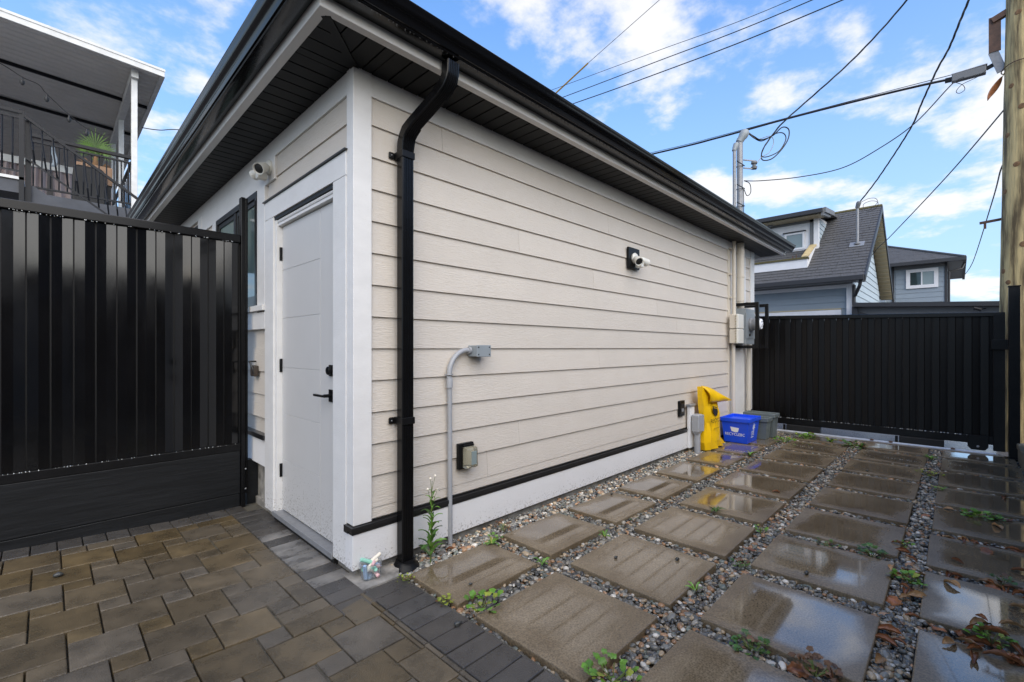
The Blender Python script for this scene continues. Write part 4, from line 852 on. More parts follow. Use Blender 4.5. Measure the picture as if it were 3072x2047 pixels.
# ================================================================== POLE, MAST, WIRES
t = thing('utility_pole', 'weathered wooden utility pole rising behind the gate post', 'pole', (7.35, -2.98, 0)); pc = Vector((7.35, -2.98, 0))
rings = []; rs = random.Random(2)
for k in range(60):
    z = -.1 + k * .19; r_ = .232 - .0105 * z; rings.append([(7.35 + (.0 + .002 * z) + (r_ + rs.uniform(-.002, .002)) * math.cos(2 * math.pi * j / 28), -2.98 - .004 * z + (r_ + rs.uniform(-.002, .002)) * math.sin(2 * math.pi * j / 28), z) for j in range(28)])
MB().loft(rings).build('pole', 'pole', t, smooth=60)
for z, dy in ((5.43, .03), (4.55, .0), (4.25, .05), (3.95, -.02), (3.55, .03), (3.25, -.03), (2.55, .06), (2.1, .0), (2.25, -.03)):
    r_ = .232 - .0105 * z; a_ = R(136) + dy * 11; axlathe([(0, .030 + abs(dy) * .1), (.004, .022), (.005, .01), (.002, .001)], (7.35 + .002 * z + r_ * math.cos(a_), -2.98 - .004 * z + r_ * math.sin(a_), z), (math.cos(a_), math.sin(a_), 0), 10).build('knot', 'bark', t, smooth=True)
MB().tube([(7.35 + .20 * math.cos(a_), -2.99 + .20 * math.sin(a_), 4.81 + .01 * math.sin(3 * a_)) for a_ in [R(x) for x in range(0, 361, 15)]], .006, 5).build('wire_band', 'rust', t)
br = MB().bar((7.36, -2.735, 5.55), (7.36, -2.735, 5.10), .02, .11).build('bracket', 'rust', t); MB().bar((7.37, -2.72, 5.11), (7.38, -2.80, 4.83), .02, .09).build('bracket_foot', 'galv', t); MB().bar((7.36, -2.71, 5.5), (7.36, -2.86, 5.56), .07).build('bracket_top', 'rust', t)
MB().bar((7.45, -2.60, 2.93), (7.45, -2.83, 2.95), .03).build('lower_arm', 'rust', t); MB().bar((7.45, -2.65, 2.92), (7.45, -2.65, 2.85), .025).build('arm_eye', 'rust', t)
def lf_hang():
    def f(u, v): 
        wv = math.sin(math.pi * (u * .97 + .02)) ** .8 * .085; return Vector((7.40 - .10 * u + (v - .5) * wv * .7, -2.80 + .13 * u - (v - .5) * wv * .9, 4.76 - .28 * u + .012 * math.cos(v * 14) + (v - .5) * wv * .3))
    tl_ = thing('dead_leaf', 'large curled dead leaf hanging from wire at the pole', 'leaf', (7.40, -2.80, 4.76))
    MB().grid(f, 10, 10).build('blade', 'deadleaf', tl_, smooth=True).modifiers.new('s', 'SOLIDIFY').thickness = .004; MB().tube([(7.40, -2.80, 4.75), (7.37, -2.815, 4.785), (7.30, -2.83, 4.81)], .004, 5).build('stalk', 'guard', tl_)
lf_hang()
def cat(pts, n=8):
    pts = [Vector(p) for p in pts]; out = []
    for i in range(len(pts) - 1):
        p0, p1, p2, p3 = pts[max(i - 1, 0)], pts[i], pts[i + 1], pts[min(i + 2, len(pts) - 1)]
        for k in range(n):
            u = k / n; out.append(.5 * ((2 * p1) + (p2 - p0) * u + (2 * p0 - 5 * p1 + 4 * p2 - p3) * u * u + (3 * p1 - p0 - 3 * p2 + p3) * u ** 3))
    return out + [pts[-1]]
def wire(label, pts, r, m='wire', name='overhead_wire', group=None, n=8):
    return tag(MB().tube(cat(pts, n), r, 5).build(name, m, None, smooth=True), label, 'cable', group)
def twist(label, pts, r, sp=.012, turns=7., name='service_cable'):
    path = cat(pts, 14); t_ = thing(name, label, 'cable', tuple(path[0])); Ltot = sum((path[i + 1] - path[i]).length for i in range(len(path) - 1))
    for q in range(3):
        out = []; s = 0
        for i, p in enumerate(path):
            if i: s += (p - path[i - 1]).length
            d = (path[min(i + 1, len(path) - 1)] - path[max(i - 1, 0)]).normalized(); a_ = d.cross(Vector((0, 0, 1))).normalized(); b_ = a_.cross(d); th = 2 * math.pi * (s / Ltot * turns + q / 3)
            out.append(p + a_ * (sp * math.cos(th)) + b_ * (sp * math.sin(th)))
        MB().tube(out, r, 5).build('strand', 'wire' if q else 'wiregrey', t_, smooth=True)
wire('topmost thin wire crossing the sky above the garage', [(8.3, 9, 8.6), (8.3, 5.38, 8.21), (8.3, 2.395, 7.885), (8.3, .18, 7.645), (8.3, -3, 7.55)], .006)
wire('middle of the three wires crossing the sky above the garage', [(8.0, 9, 8.05), (8.0, 4.79, 7.664), (8.0, 2.24, 7.45), (8.0, .1, 7.28), (8.0, -3, 7.2)], .009)
wire('lowest of the three wires crossing the sky above the garage', [(7.6, 9, 7.6), (7.6, 4.17, 7.113), (7.6, 2.04, 6.93), (7.6, -.01, 6.80), (7.6, -3, 6.75)], .010)
wire('thick black cable running from behind garage roof to the pole', [(7.5, 8, 5.75), (7.5, 2.057, 5.255), (7.42, .764, 5.135), (7.4, -.364, 5.083), (7.4, -1.369, 5.02), (7.4, -1.988, 4.97), (7.4, -2.336, 4.93)], .017)
wire('thin messenger wire lashed above the thick black cable', [(7.5, 8, 5.82), (7.5, 2.057, 5.29), (7.42, .764, 5.165), (7.4, -.364, 5.10), (7.4, -1.369, 5.045), (7.4, -2.6, 4.97)], .005)
tg = thing('splice_closure', 'grey rectangular cable splice closure hanging beside the pole', 'splice closure', (7.4, -2.5, 4.9))
MB().bar((7.4, -2.335, 4.925), (7.4, -2.66, 4.915), .085, .10).build('case', 'greytrim', tg, bevel=.01); MB().bar((7.4, -2.27, 4.93), (7.4, -2.335, 4.925), .05).build('nose', 'blackmatt', tg); MB().bar((7.4, -2.335, 4.975), (7.4, -2.67, 4.975), .088, .014).build('lid', 'galv', tg, bevel=.004); MB().bar((7.4, -2.66, 4.93), (7.4, -2.80, 4.98), .04).build('tail', 'blackmatt', tg)
MB().tube(cat([(7.36, -2.36, 4.86), (7.36, -2.44, 4.79), (7.36, -2.46, 4.72), (7.36, -2.41, 4.69), (7.36, -2.38, 4.73), (7.36, -2.44, 4.80), (7.36, -2.58, 4.84), (7.36, -2.66, 4.90)]), .004, 5).build('loose_wire', 'wire', tg)
wire('thin taut guy wire rising to the top edge of the sky', [(9.0, 4.716, 8.949), (9.0, 2.673, 9.559), (9.0, 1.5, 9.9)], .007, 'wiregrey', 'guy_wire')
wire('ochre yellow sleeve on the lower end of the guy wire', [(9.0, 6.2, 8.45), (9.0, 5.817, 8.58), (9.0, 4.716, 8.949)], .022, 'guard', 'guy_guard')
twist('twisted black service cable dropping to the garage mast', [(6.45, -.30, 4.36), (6.50, -.40, 4.52), (6.54, -.57, 4.70), (6.51, -1.25, 5.13), (6.47, -1.64, 5.42), (6.36, -1.95, 5.66), (6.28, -2.2, 5.9)], .006, .0062, 4)
twist('twisted black service cable dropping to the lane house mast', [(13.19, -.63, 4.98), (12.62, -1.06, 5.34), (11.41, -1.68, 5.84), (10.65, -1.9, 6.03), (9.75, -2.13, 6.16), (9.21, -2.29, 6.22), (8.5, -2.43, 6.27), (8.03, -2.51, 6.26), (7.6, -2.6, 6.3)], .0085, .0085, 8)
wire('slack black telephone cable from the garage mast to the splice', [(6.13, -.10, 3.79), (6.22, -.31, 3.76), (6.45, -.76, 3.76), (6.63, -1.23, 3.81), (6.72, -1.61, 3.98), (6.81, -1.99, 4.24), (6.88, -2.34, 4.64), (7.3, -2.45, 4.86)], .007)
wire('black cable from the pole down to the lane house gable', [(7.38, -2.87, 4.40), (9.9, -2.28, 4.33), (13.1, -1.26, 4.02), (14.05, -.9, 3.9), (14.1, -.68, 3.6)], .010)
wire('thin pair of cables from the pole to the far blue house', [(7.45, -2.85, 3.69), (8.05, -2.82, 3.75), (11.16, -2.85, 4.0), (18.73, -2.73, 3.94), (22.1, -2.56, 3.91)], .010)
t = thing('service_mast', 'galvanised service mast with weatherhead above the garage roof', 'mast', (6.07, -.06, 2.86))
MB().tube([(6.075, -.06, 2.9), (6.075, -.06, 4.42)], .042, 14).build('mast_pipe', 'galv', t, smooth=True); MB().tube([(5.845, -.06, 2.9), (5.845, -.06, 4.2)], .023, 12).build('thin_pipe', 'galv', t, smooth=True)
axlathe([(-.02, .05), (.05, .055), (.09, .066), (.15, .062), (.18, .04), (.19, .01)], (6.075, -.06, 4.38), (.35, -.5, 1), 14).build('weatherhead', 'greymetal', t, smooth=True); axlathe([(-.02, .028), (.05, .04), (.09, .043), (.12, .015)], (5.845, -.06, 4.18), (.4, -.2, 1), 12).build('weatherhead', 'greymetal', t, smooth=True)
for z in (4.0, 3.66, 3.4): lathe([(-.006, .048), (.006, .048)], (6.075, -.06, z), 'z', 14).build('clamp', 'galv', t); MB().bar((5.83, -.1, z), (6.1, -.12, z), .01).build('clamp_strap', 'wire', t)
ins = MB(); ins.bar((6.12, -.10, 4.10), (6.30, -.22, 4.10), .016); ins.bar((6.12, -.10, 3.98), (6.30, -.22, 3.98), .016); ins.build('insulator_arm', 'galv', t)
lathe([(-.08, .012), (-.07, .04), (-.04, .045), (-.03, .025), (.0, .025), (.01, .045), (.04, .04), (.05, .012)], (6.27, -.20, 4.05), 'z', 12).build('insulator', 'greytrim', t, smooth=30)
wire('black cable loop drooping from the garage weatherhead', [(6.18, -.14, 4.52), (6.28, -.2, 4.47), (6.37, -.27, 4.43), (6.51, -.39, 4.50), (6.60, -.49, 4.62), (6.68, -.56, 4.60), (6.67, -.56, 4.46), (6.61, -.49, 4.30), (6.5, -.38, 4.15), (6.4, -.28, 4.13), (6.39, -.27, 4.24), (6.45, -.30, 4.36)], .009, name='cable_loop')
wire('inner black cable loop beside the garage weatherhead', [(6.18, -.15, 4.50), (6.30, -.2, 4.45), (6.40, -.28, 4.42), (6.54, -.43, 4.53), (6.62, -.51, 4.53), (6.65, -.53, 4.44), (6.58, -.46, 4.27), (6.45, -.33, 4.18), (6.38, -.27, 4.20), (6.45, -.31, 4.38)], .008, name='cable_loop')
wire('pale bare neutral wire loop beside the garage weatherhead', [(6.18, -.16, 4.51), (6.33, -.22, 4.44), (6.47, -.36, 4.49), (6.52, -.40, 4.40), (6.48, -.35, 4.25), (6.38, -.27, 4.17), (6.30, -.22, 4.05)], .005, 'galv', name='cable_loop')
wire('thin black wire looping down beside the garage mast', [(6.13, -.10, 3.79), (6.2, -.16, 3.75), (6.21, -.17, 3.62), (6.17, -.13, 3.57), (6.12, -.10, 3.66), (6.12, -.10, 3.5), (6.12, -.1, 3.1)], .006, name='cable_loop')
wire('tangled coil of thin wire beside the lane house mast', [(13.1, -.65, 4.93), (13.2, -.8, 5.02), (13.2, -.95, 4.98), (13.2, -.98, 4.80), (13.2, -.85, 4.70), (13.2, -.72, 4.75), (13.2, -.70, 4.9), (13.2, -.85, 4.95), (13.2, -.97, 4.88), (13.2, -.8, 4.72)], .006, name='cable_loop')

# ================================================================== COVERED DECK AT LEFT
dk = thing('covered_deck', 'raised deck with corrugated white patio roof behind the fence', 'deck', (-1, 9.3, 0))
def dz(x): return 6.80 - (x - .46) * .034
yA, yB = 9.0, 26.0
pr = MB(); nW = 90; rows = []
for k in range(nW * 4 + 1):
    y = yA + .06 + (yB - yA - .06) * k / (nW * 4); ph = k % 4; h = (0, .035, .035, 0)[ph]; rows.append((y, h))
pr.loft([[(x, y, dz(x) - .03 + h) for y, h in rows] for x in (-6, .44)], closed=False)
pr.build('roof_pan', 'deckroof', dk)
MB().loft([[(x, yA, dz(x) - .075), (x, yA + .05, dz(x) - .075), (x, yA + .05, dz(x) + .07), (x, yA, dz(x) + .07)] for x in (-6, .47)]).build('roof_edge', 'deckwhite', dk, bevel=.006); MB().loft([[(x, yA - .012, dz(x) + .03), (x, yA, dz(x) + .03), (x, yA, dz(x) + .075), (x, yA - .012, dz(x) + .075)] for x in (-6, .475)]).build('drip_edge', 'deckwhite', dk)
B(.40, .475, yA + .051, yB, dz(.46) - .07, dz(.46) + .065).build('roof_gutter', 'deckwhite', dk)
B(-.03, .08, yA + .20, yB, dz(0) - .20, dz(0) - .034).build('beam', 'deckwhite', dk, bevel=.004)
for y in (9.32, 11.6, 13.4): B(-.022, .072, y - .045, y + .045, 2.6, dz(0) - .2).build('post', 'deckwhite', dk, bevel=.004)
for y in (10.75, 12.7): MB().loft([[(x, y, dz(x) - .1), (x, y + .03, dz(x) - .1), (x, y + .03, dz(x) - .032), (x, y, dz(x) - .032)] for x in (-6, .4)]).build('seam_beam', 'rail2', dk)
B(-6, .05, 9.35, 15, 3.85, 4.02).build('deck_floor', 'deckdark', dk); B(-6, .06, 9.28, 9.348, 3.80, 4.03).build('deck_fascia', 'deckdark', dk)
B(-1.42, .0, 9.28, 9.36, 5.02, 5.075).build('top_rail', 'rail2', dk); B(-1.42, .0, 9.30, 9.34, 4.93, 4.96).build('second_rail', 'rail2', dk); B(-1.42, .0, 9.30, 9.34, 4.12, 4.15).build('bottom_rail', 'rail2', dk)
def bal(x, y, z0, z1, lean=0., par=dk):
    zm = z0 + (z1 - z0) * .3
    MB().tube([(x, y, z1), (x + lean * .2, y - .03, z0 + (z1 - z0) * .6), (x + lean * .6, y - .06, zm), (x + lean, y, z0)], .011, 5).build('baluster', 'rail2', par)
for k in range(13): bal(-1.36 + .108 * k, 9.32, 4.13, 4.95)
for k in range(10): bal(.02, 9.6 + .25 * k, 4.13, 4.95)
B(-.005, .045, 9.4, 13.4, 5.02, 5.07).build('top_rail', 'rail2', dk); B(.0, .04, 9.4, 13.4, 4.12, 4.15).build('bottom_rail', 'rail2', dk)
# stair landing in front
st = thing('deck_stairs', 'dark metal stair landing and sloping railing in front of the deck', 'stairs', (-1.4, 7.2, 2))
B(-4, -1.44, 7.2, 9.2, 3.50, 3.68).build('landing', 'deckdark', st); B(-4, -1.42, 7.17, 9.2, 3.685, 3.725).build('landing_edge', 'deckwhite', st)
B(-1.47, -1.42, 7.17, 7.23, 2.8, 4.68).build('post', 'rail2', st); B(-1.41, -1.35, 7.25, 7.31, 2.8, 4.58).build('post', 'rail2', st)
B(-4, -1.44, 7.16, 7.22, 4.63, 4.67).build('top_rail', 'rail2', st); B(-4, -1.44, 7.18, 7.21, 4.56, 4.585).build('top_rail', 'rail2', st); B(-4, -1.44, 7.18, 7.21, 3.80, 3.82).build('bottom_rail', 'rail2', st)
for k in range(14): bal(-1.53 - .10 * k, 7.195, 3.81, 4.57, 0, st)
MB().bar((-1.437, 7.2, 4.63), (-.15, 7.2, 3.72), .04, .035).build('sloped_rail', 'rail2', st); MB().bar((-1.40, 7.2, 4.02), (-.35, 7.2, 3.26), .022).build('sloped_rail', 'rail2', st)
for k in range(10):
    x = -1.36 + .115 * k; zt = 4.63 - (x + 1.437) * .707; bal(x, 7.2, zt - .62, zt - .02, .05, st)
MB().prism([(-1.42, 7.3, 3.62), (-1.33, 7.3, 3.66), (-.3, 7.3, 2.93), (-.3, 7.3, 2.6), (-1.42, 7.3, 3.3)], (0, .04, 0)).build('stringer', 'deckdark', st)
# palm in planter
t = thing('potted_palm', 'fan palm in a wooden planter standing on the covered deck', 'palm', (-.5, 10.2, 4.03))
MB().tube([(-.5, 10.2, 4.6), (-.5, 10.2, 4.95), (-.49, 10.2, 5.2)], [.05, .06, .03], 10).build('trunk', 'bark', t)
rs = random.Random(9)
def frond(c, tilt, az, n=17, ln=.40):
    m = MB(); c = Vector(c); f = Vector((math.cos(az) * math.cos(tilt), math.sin(az) * math.cos(tilt), math.sin(tilt))); sdv = f.cross(Vector((.2, .9, .2))).normalized(); 
    for k in range(n):
        th = (k / (n - 1) - .5) * R(190); d = f * math.cos(th) + sdv * math.sin(th); d.z += .03; p = sdv.cross(f).normalized() * .002; L_ = ln * rs.uniform(.85, 1.05) * (1 - .25 * abs(th) / R(95)); w_ = d.cross(p).normalized() * .011
        e = c + d * L_ + Vector((0, 0, -.04 * abs(math.sin(th)))); mid = c + d * L_ * .5
        i = len(m.v); m.v += [tuple(c), tuple(mid - w_), tuple(mid + w_), tuple(e)]; m.f += [(i, i + 1, i + 2), (i + 1, i + 3, i + 2)]
    return m
for (c, tl, az, ln) in (((-.5, 10.2, 5.38), R(75), R(-90), .42), ((-.62, 10.15, 5.28), R(40), R(190), .24), ((-.40, 10.1, 5.30), R(25), R(-10), .26), ((-.5, 10.4, 5.3), R(50), R(90), .3)):
    fo = frond(c, tl, az, ln=ln).build('frond', 'palm', t); MB().tube([(-.495, 10.2, 5.05), c], .008, 5).build('frond_stalk', 'stem', fo)
for k in range(7):
    a_ = rs.uniform(0, 6.28); frond((-.5 + .12 * math.cos(a_), 10.2 + .1 * math.sin(a_), 5.02), R(-35), a_, 9, .22).build('dry_frond', 'bark', t)
B(-.80, -.25, 10.0, 10.4, 4.6, 4.96).build('planter', 'terra', t); B(-.78, -.27, 10.02, 10.38, 4.03, 4.6).build('planter_stand', 'darkhole', t)
t = tag(MB().loft([[(-.86 + i, 9.75 + i, z), (-.36 - i, 9.75 + i, z), (-.36 - i, 10.0, z), (-.86 + i, 10.0, z)] for z, i in ((4.03, 0), (4.6, .01), (4.80, .03), (4.86, .08))]).build('barbecue_cover', 'darkhole', None, bevel=.03), 'black covered barbecue standing on the deck below the palm', 'barbecue')
for k, (xa, xb) in enumerate(((-2.8, -1.95), (-1.92, -1.18), (-1.10, -.05))):
    m = MB().grid(lambda u, v: (xa + (xb - xa) * u + (.05 * (1 - v) if k == 2 else -.05 * (1 - v) if k == 1 else 0), 13.0 + .04 * math.sin(u * 40), 4.0 + 1.5 * v), 40, 2)
    tag(m.build('curtain', 'curtain', None, smooth=True), ['mauve deck curtain at far left behind the railing', 'mauve deck curtain left of the bright gap', 'mauve deck curtain right of the bright gap'][k], 'curtain')
B(-6, .0, 12.95, 13.1, 5.5, 5.66).build('back_beam', 'deckwhite', dk)
tag(MB().grid(lambda u, v: (-1.13 + .07 * u + .02 * math.sin(v * 5), 10.5, 4.9 + .4 * v), 4, 8).build('towel', 'blue' if False else MT['bluesiding'], None, smooth=True), 'dark blue cloth hanging above the deck railing', 'cloth')
bpy.data.objects['towel'].modifiers.new('s', 'SOLIDIFY').thickness = .01
sp = cat([(-2.4, 9.5, 6.45), (-1.761, 9.5, 6.23), (-1.497, 9.5, 6.10), (-1.295, 9.5, 6.05), (-1.191, 9.5, 5.92), (-.899, 9.5, 5.65), (-.685, 9.5, 5.49), (-.4, 9.5, 5.42)])
sl_ = thing('string_lights', 'black string lights with hanging bulbs under the patio roof', 'string lights', (-1.2, 9.5, 6)); MB().tube(sp, .008, 5).build('cord', 'wire', sl_)
for (x, z) in ((-1.497, 6.09), (-1.191, 5.91), (-.899, 5.64), (-.66, 5.46)): lathe([(0, .012), (-.05, .016), (-.055, .03), (-.10, .032), (-.13, .015)], (x, 9.5, z), 'z', 8).build('bulb', 'wire', sl_, smooth=True)
wire('thin dark wire between the deck roof and the garage roof', [(.45, 12, 6.72), (.8, 12, 6.78), (1.3, 12, 6.95), (3, 12, 7.3)], .012)

# ================================================================== WEEDS, LEAVES, STONES
def leaf_mesh(kind):
    m = MB()
    if kind == 'lance':
        f = lambda u, v: Vector(((v - .5) * .24 * (math.sin(math.pi * min(1, .08 + u * .92)) ** .7) * (1 + .25 * math.sin(u * 22)), u, .30 * math.sin(u * 2.4) - .10 * u * u + .10 * abs(v - .5)))
        m.grid(f, 8, 2)
    else:
        n = 20; c = (0, .45, .10); i = 0; m.v.append(c)
        for k in range(n):
            a_ = 2 * math.pi * k / n; r_ = .44 + .05 * math.cos(5 * a_ + math.pi) + .025 * math.cos(9 * a_ + 1)
            if abs(a_ - math.pi * 1.5) < .3: r_ *= .55
            m.v.append((r_ * math.cos(a_) * 1.05, .5 + r_ * math.sin(a_), .02 + .08 * math.cos(2 * a_) - .05 * random.random()))
        m.f += [(0, 1 + k, 1 + (k + 1) % n) for k in range(n)]; m.v.append((0, 0, 0)); 
    return m
LEAFSRC = {}
def leaf_data(kind, mk):
    if (kind, mk) not in LEAFSRC:
        o = leaf_mesh(kind).build('leaf', mk, None, smooth=True); me = o.data; bpy.data.objects.remove(o); LEAFSRC[(kind, mk)] = me
    return LEAFSRC[(kind, mk)]
WL = []
def weed(x, y, label, kind='lobed', size=.05, n=9, spread=.05, mk='leafg', h=.04, group='low weeds in the gravel'):
    t = thing('weed', label, 'weed', (x, y, -.02), group); rs = random.Random(int(x * 1000) + int(y * -777))
    if kind == 'lobed': n = int(n * 1.7); spread *= .85
    for k in range(n):
        a_ = 2 * math.pi * k / n + rs.uniform(-.4, .4); me = leaf_data(kind, mk if rs.random() < .8 else ('leafy' if mk == 'leafg' else 'leafr'))
        o = bpy.data.objects.new('leaf', me); COL.objects.link(o); o.parent = t; r_ = spread * math.sqrt(rs.random()) if kind == 'lobed' else .006
        s = size * rs.uniform(.38, .75)
        o.location = (r_ * math.cos(a_), r_ * math.sin(a_), h * rs.uniform(.3, 1.0) if kind == 'lobed' else .012)
        o.rotation_euler = (R(rs.uniform(0, 40)), R(rs.uniform(-20, 20)), a_ - math.pi / 2); o.scale = (s, s, s)
    if kind == 'lobed':
        m = MB()
        for k in range(max(3, n // 2)):
            a_ = rs.uniform(0, 6.28); m.tube([(x, y, -.03), (x + spread * .5 * math.cos(a_), y + spread * .5 * math.sin(a_), -.02 + h * .8)], .0016, 4)
        m.build('stem', 'stem', t)
    return t
weed(.335, -.70, 'bright green lobed weed between the two slabs nearest the border', 'lobed', .062, 13, .085, 'leafg', .05)
weed(.36, -1.43, 'large lobed weed at the front corner of the big near slab', 'lobed', .055, 18, .11, 'leafg', .05)
weed(.215, -.55, 'yellowish weed at the edge of the charcoal border', 'lobed', .034, 12, .04, 'leafy', .05)
weed(.885, -.62, 'bright green rosette weed between first and second slab by the wall', 'lance', .10, 8, .02, 'leafg')
weed(.85, -.215, 'broad leaved weed beside the grey conduit foot', 'lance', .10, 11, .04, 'leafg')
weed(.93, -.17, 'small round leaved weed on gravel by the skirt board', 'lobed', .04, 9, .05, 'leafg')
weed(1.06, -.11, 'reddish dry clump on gravel against the skirt board', 'lobed', .035, 18, .07, 'leafr', .07)
weed(.20, -.21, 'mossy yellow clump by the downspout foot', 'lobed', .02, 24, .05, 'leafy', .04)
weed(1.475, -.67, 'small bright weed at a slab corner in the second gap', 'lance', .085, 7, .03, 'leafg')
weed(1.85, -.68, 'small dark weed between third slabs by the wall', 'lance', .07, 6, .02, 'leafd')
weed(1.22, -1.40, 'single upright sprout at the corner of the second big slab', 'lance', .075, 5, .02, 'leafg')
weed(2.49, -1.03, 'dandelion rosette between slabs in the second column', 'lance', .12, 9, .02, 'leafd')
weed(4.705, -.62, 'tall dandelion clump in front of the yellow bag', 'lance', .12, 14, .03, 'leafg')
weed(3.76, -2.50, 'bright lobed weed on the right hand slabs', 'lobed', .075, 14, .09, 'leafg', .05)
weed(3.80, -2.60, 'smaller weed beside leaves on the right hand slabs', 'lobed', .06, 9, .06, 'leafg', .04)
weed(2.14, -2.20, 'lobed weed among brown leaves in the wide gravel gap', 'lobed', .06, 13, .075, 'leafg', .05)
weed(.93, -1.76, 'dark round leaved weed between the two nearest front slabs', 'lobed', .045, 22, .085, 'leafd', .04)
weed(.95, -1.99, 'reddish green weed clump in the nearest front gap', 'lobed', .05, 24, .10, 'leafr', .04)
weed(2.40, -2.01, 'ragged weed with brown leaves between front slabs', 'lobed', .05, 16, .08, 'leafd', .05)
weed(2.33, -1.40, 'tiny weed at the slab corner in the wide gravel gap', 'lobed', .04, 7, .04, 'leafg')
weed(1.68, -1.48, 'tiny dark weed in the second wide gravel gap', 'lobed', .04, 8, .05, 'leafd')
weed(6.32, -1.15, 'dandelion clump beside the gate track puddle', 'lance', .12, 18, .04, 'leafg')
weed(6.17, -1.50, 'wide leafy clump near the gate track middle', 'lance', .11, 22, .05, 'leafg')
weed(6.10, -1.42, 'low leafy clump left of the gate track middle', 'lobed', .08, 18, .12, 'leafd', .08)
weed(5.96, -2.17, 'grassy weed at the right end of the gate track', 'lance', .10, 20, .05, 'leafg')
weed(5.88, -.69, 'leafy weed strip in front of the grey bins', 'lobed', .07, 22, .14, 'leafg', .08)
weed(6.35, -.86, 'leafy weed beside the gate behind the grey bins', 'lobed', .08, 22, .15, 'leafg', .08)
weed(4.46, -2.28, 'small bright weed in the right gap half way to the gate', 'lobed', .05, 8, .05, 'leafg')
weed(5.09, -2.19, 'spreading yellow green weed in the right gravel gap', 'lobed', .05, 18, .11, 'leafy', .04)
weed(1.72, -2.50, 'green weed tangled among brown leaves at right foreground', 'lobed', .05, 12, .08, 'leafg', .05)
weed(2.48, -2.57, 'small weed between wet slabs at the right edge', 'lobed', .045, 10, .06, 'leafd', .05)
weed(2.71, -2.15, 'tiny green weed among leaves in the right gravel gap', 'lobed', .04, 7, .04, 'leafg')
weed(2.38, -1.79, 'thin green weed strip between two front slabs', 'lobed', .03, 12, .08, 'leafd', .03)
# tall seeding weed by the downspout
t = thing('weed', 'tall seeding weed growing between downspout and grey conduit', 'weed', (.435, -.115, 0)); bx, by = .435, -.115; rs = random.Random(4)
MB().tube([(bx, by, -.03), (bx + .01, by, .2), (bx + .015, by + .01, .36), (bx + .02, by + .01, .47)], [.004, .0035, .003, .0015], 5).build('stem', 'stem', t)
for k in range(34):
    z = .02 + .40 * (k / 34) ** 1.2; a_ = k * 2.4; s = .10 * (1 - z / .55) + .02
    o = bpy.data.objects.new('leaf', leaf_data('lance', 'leafg' if k % 3 else 'leafd')); COL.objects.link(o); o.parent = t; o.location = (.012 * z / .3, 0, z); o.rotation_euler = (R(rs.uniform(0, 45)), R(rs.uniform(-20, 20)), a_); o.scale = (s * .9, s, s)
for (dx, dz_) in ((.0, .49), (.035, .50), (-.02, .43), (.05, .41)):
    MB().tube([(bx + .015, by + .01, dz_ - .10), (bx + dx, by, dz_)], .0013, 4).build('flower_stalk', 'stem', t); lathe([(-.008, .002), (-.003, .008), (.003, .008), (.008, .002)], (bx + dx, by, dz_), 'z', 8).build('seed_head', 'chalkw', t, smooth=True)
# fallen leaves
def dead_leaf_mesh(curl):
    def f(u, v):
        wd = (math.sin(math.pi * (u * .96 + .02)) ** .75) * .62; a_ = (v - .5) * curl
        if curl > 1: r_ = wd / curl; return Vector((r_ * math.sin(a_) * 1.0, u - .5, r_ * (1 - math.cos(a_)) + .10 * math.sin(u * 3) + .02 * math.sin(u * 19 + v * 5)))
        return Vector(((v - .5) * wd * (1 + .2 * math.cos(u * 18)), u - .5, .03 + .05 * math.sin(u * 7) + .04 * math.cos(v * 9)))
    return MB().grid(f, 12, 8)
DL = []
for curl, mk in ((3.6, 'deadleaf'), (2.6, 'deadleaf2'), (.2, 'deadleaf'), (4.4, 'deadleaf')):
    o = dead_leaf_mesh(curl).build('fallen_leaf', mk, None, smooth=True); DL.append(o.data); bpy.data.objects.remove(o)
LV = [(2.696, -2.112), (3.801, -2.343), (3.091, -2.374), (3.053, -2.429), (3.073, -2.468), (3.543, -2.593), (2.941, -2.524), (2.623, -2.391), (3.128, -2.648), (2.246, -2.122), (2.3, -2.192), (2.381, -2.357), (2.368, -2.397), (2.219, -2.372), (2.351, -2.53), (2.432, -2.589), (1.989, -2.196), (1.914, -2.201), (1.679, -2.331), (1.747, -2.445), (1.901, -2.475), (1.585, -2.427), (1.631, -2.443), (1.474, -2.44), (1.659, -2.518), (1.905, -2.571), (1.564, -2.56), (1.426, -2.209), (1.393, -2.167), (1.221, -2.161), (.923, -1.94), (.977, -2.036), (2.692, -2.648), (1.756, -2.471), (3.537, -2.217), (3.317, -1.247), (4.246, -.02), (1.54, -2.366), (1.97, -1.448), (2.507, -2.195), (4.504, -2.681), (2.134, -2.616), (3.785, -2.662), (1.714, -2.574), (2.06, -2.19), (2.15, -2.16), (1.70, -2.40), (1.66, -2.46), (1.79, -2.52), (2.27, -2.24), (.70, -.10), (.62, -.07), (2.29, -.06)]
rs = random.Random(33)
LV += [(x_, y_) for x_, y_ in [(rs.uniform(1.35, 2.9), -2.66 + rs.gauss(0, .05)) for _ in range(16)] + [(rs.uniform(1.55, 1.85), rs.uniform(-2.62, -2.42)) for _ in range(12)] + [(rs.uniform(2.33, 2.47), rs.uniform(-2.7, -2.3)) for _ in range(8)] + [(rs.uniform(3.06, 3.15), rs.uniform(-2.75, -2.3)) for _ in range(6)] + [(rs.uniform(1.2, 2.8), rs.uniform(-2.25, -2.14)) for _ in range(8)]]
rs = random.Random(21)
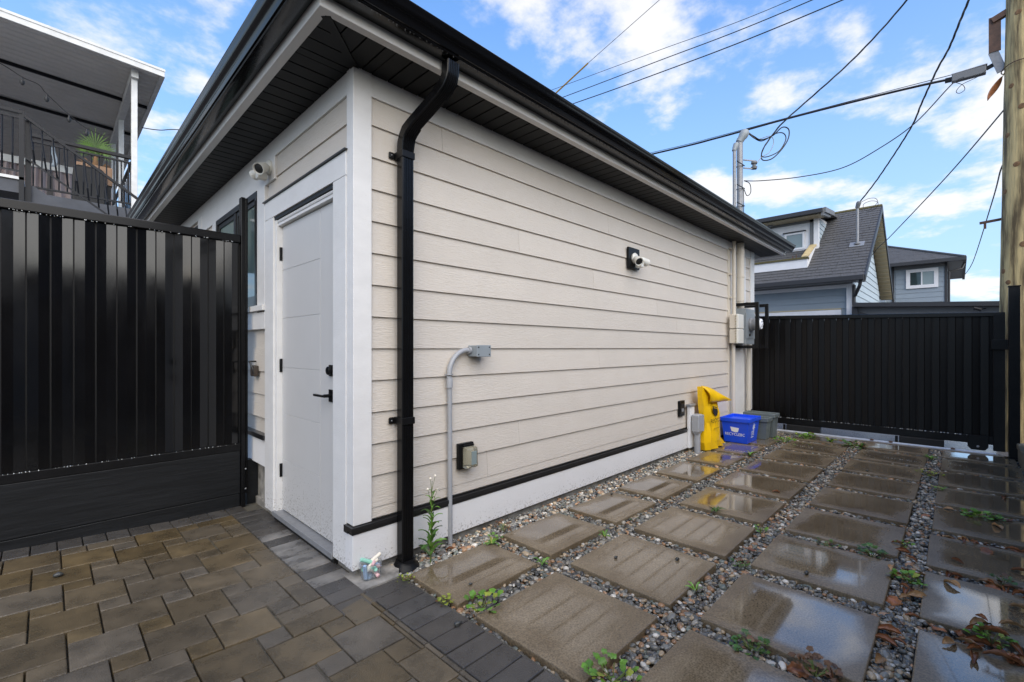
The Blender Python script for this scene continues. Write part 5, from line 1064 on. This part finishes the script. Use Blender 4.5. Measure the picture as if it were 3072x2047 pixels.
for k, (x, y) in enumerate(LV):
    s_ = on_slab(x, y); near = x < 2.3
    lab, grp = (('curled brown fallen leaf lying on a wet slab', 'leaves on the slabs') if s_ else ('brown fallen leaf lying on gravel against the house wall', 'leaves by the wall') if y > -.3 else ('brown fallen leaf lying in the gravel gaps at right', 'leaves in the gravel'))
    col = ('wall column', 'second column', 'third column', 'right column')[min(3, max(0, int((-y - .17) / .72)))]; row = ('first', 'second', 'third', 'fourth', 'fifth', 'sixth', 'seventh')[max(0, int((x - .18) / .742))]
    if s_: lab = '%s leaf on the %s slab of the %s' % (('curled rust brown', 'folded tan', 'flat brown', 'tightly rolled brown')[k % 4], row, col)
    elif y < -.3: lab = '%s leaf in gravel beside %s slab of the %s' % (('curled rust brown', 'folded tan', 'flat brown', 'tightly rolled brown')[k % 4], row, col)
    else: lab = ('small curled brown leaf on gravel by the conduit foot', 'small tan leaf on gravel by the downspout', 'small flat leaf on gravel by the pedestal', 'small rolled leaf on gravel half way along the wall')[k % 4]
    o = bpy.data.objects.new('fallen_leaf', DL[k % 4]); COL.objects.link(o); tag(o, lab, 'leaf', grp)
    sz = rs.uniform(.055, .10) if y < -.3 else .06; o.location = (x, y, .004 if s_ else -.012); o.rotation_euler = (R(rs.uniform(-8, 8)), R(rs.uniform(-25, 25)), rs.uniform(0, 6.28)); o.scale = (sz, sz, sz)
# loose stones on the paving
def stone(x, y, s, label, z=.0):
    v, f = ico(2); m = MB(); rr_ = random.Random(int(x * 999)); m.v = [tuple((np.array(p) * (1 + rr_.uniform(-.18, .18)) * np.array((1.2, .85, .75)) * s + np.array((x, y, z + s * .62))).tolist()) for p in v]; m.f = [tuple(int(i) for i in q) for q in f]
    tag(m.build('stone', 'pebsolo', None, smooth=60), label, 'stone')
stone(1.235, -.907, .011, 'small dark stone on the second slab of the second column'); stone(.414, -.513, .009, 'small dark stone on the slab nearest the downspout'); stone(.138, -.747, .016, 'grey stone lying on the charcoal border pavers')
stone(1.472, -1.185, .013, 'tiny dark stone near the right edge of a slab'); stone(1.819, -1.783, .014, 'flat dark stone on the slab with a sky reflection'); stone(-1.144, 1.12, .018, 'pale grey stone on the pavers near the fence', .03)
stone(2.264, -.233, .012, 'tiny dark stone on the third slab by the wall'); stone(4.768, -1.724, .014, 'dark stone on a far slab near the gate')
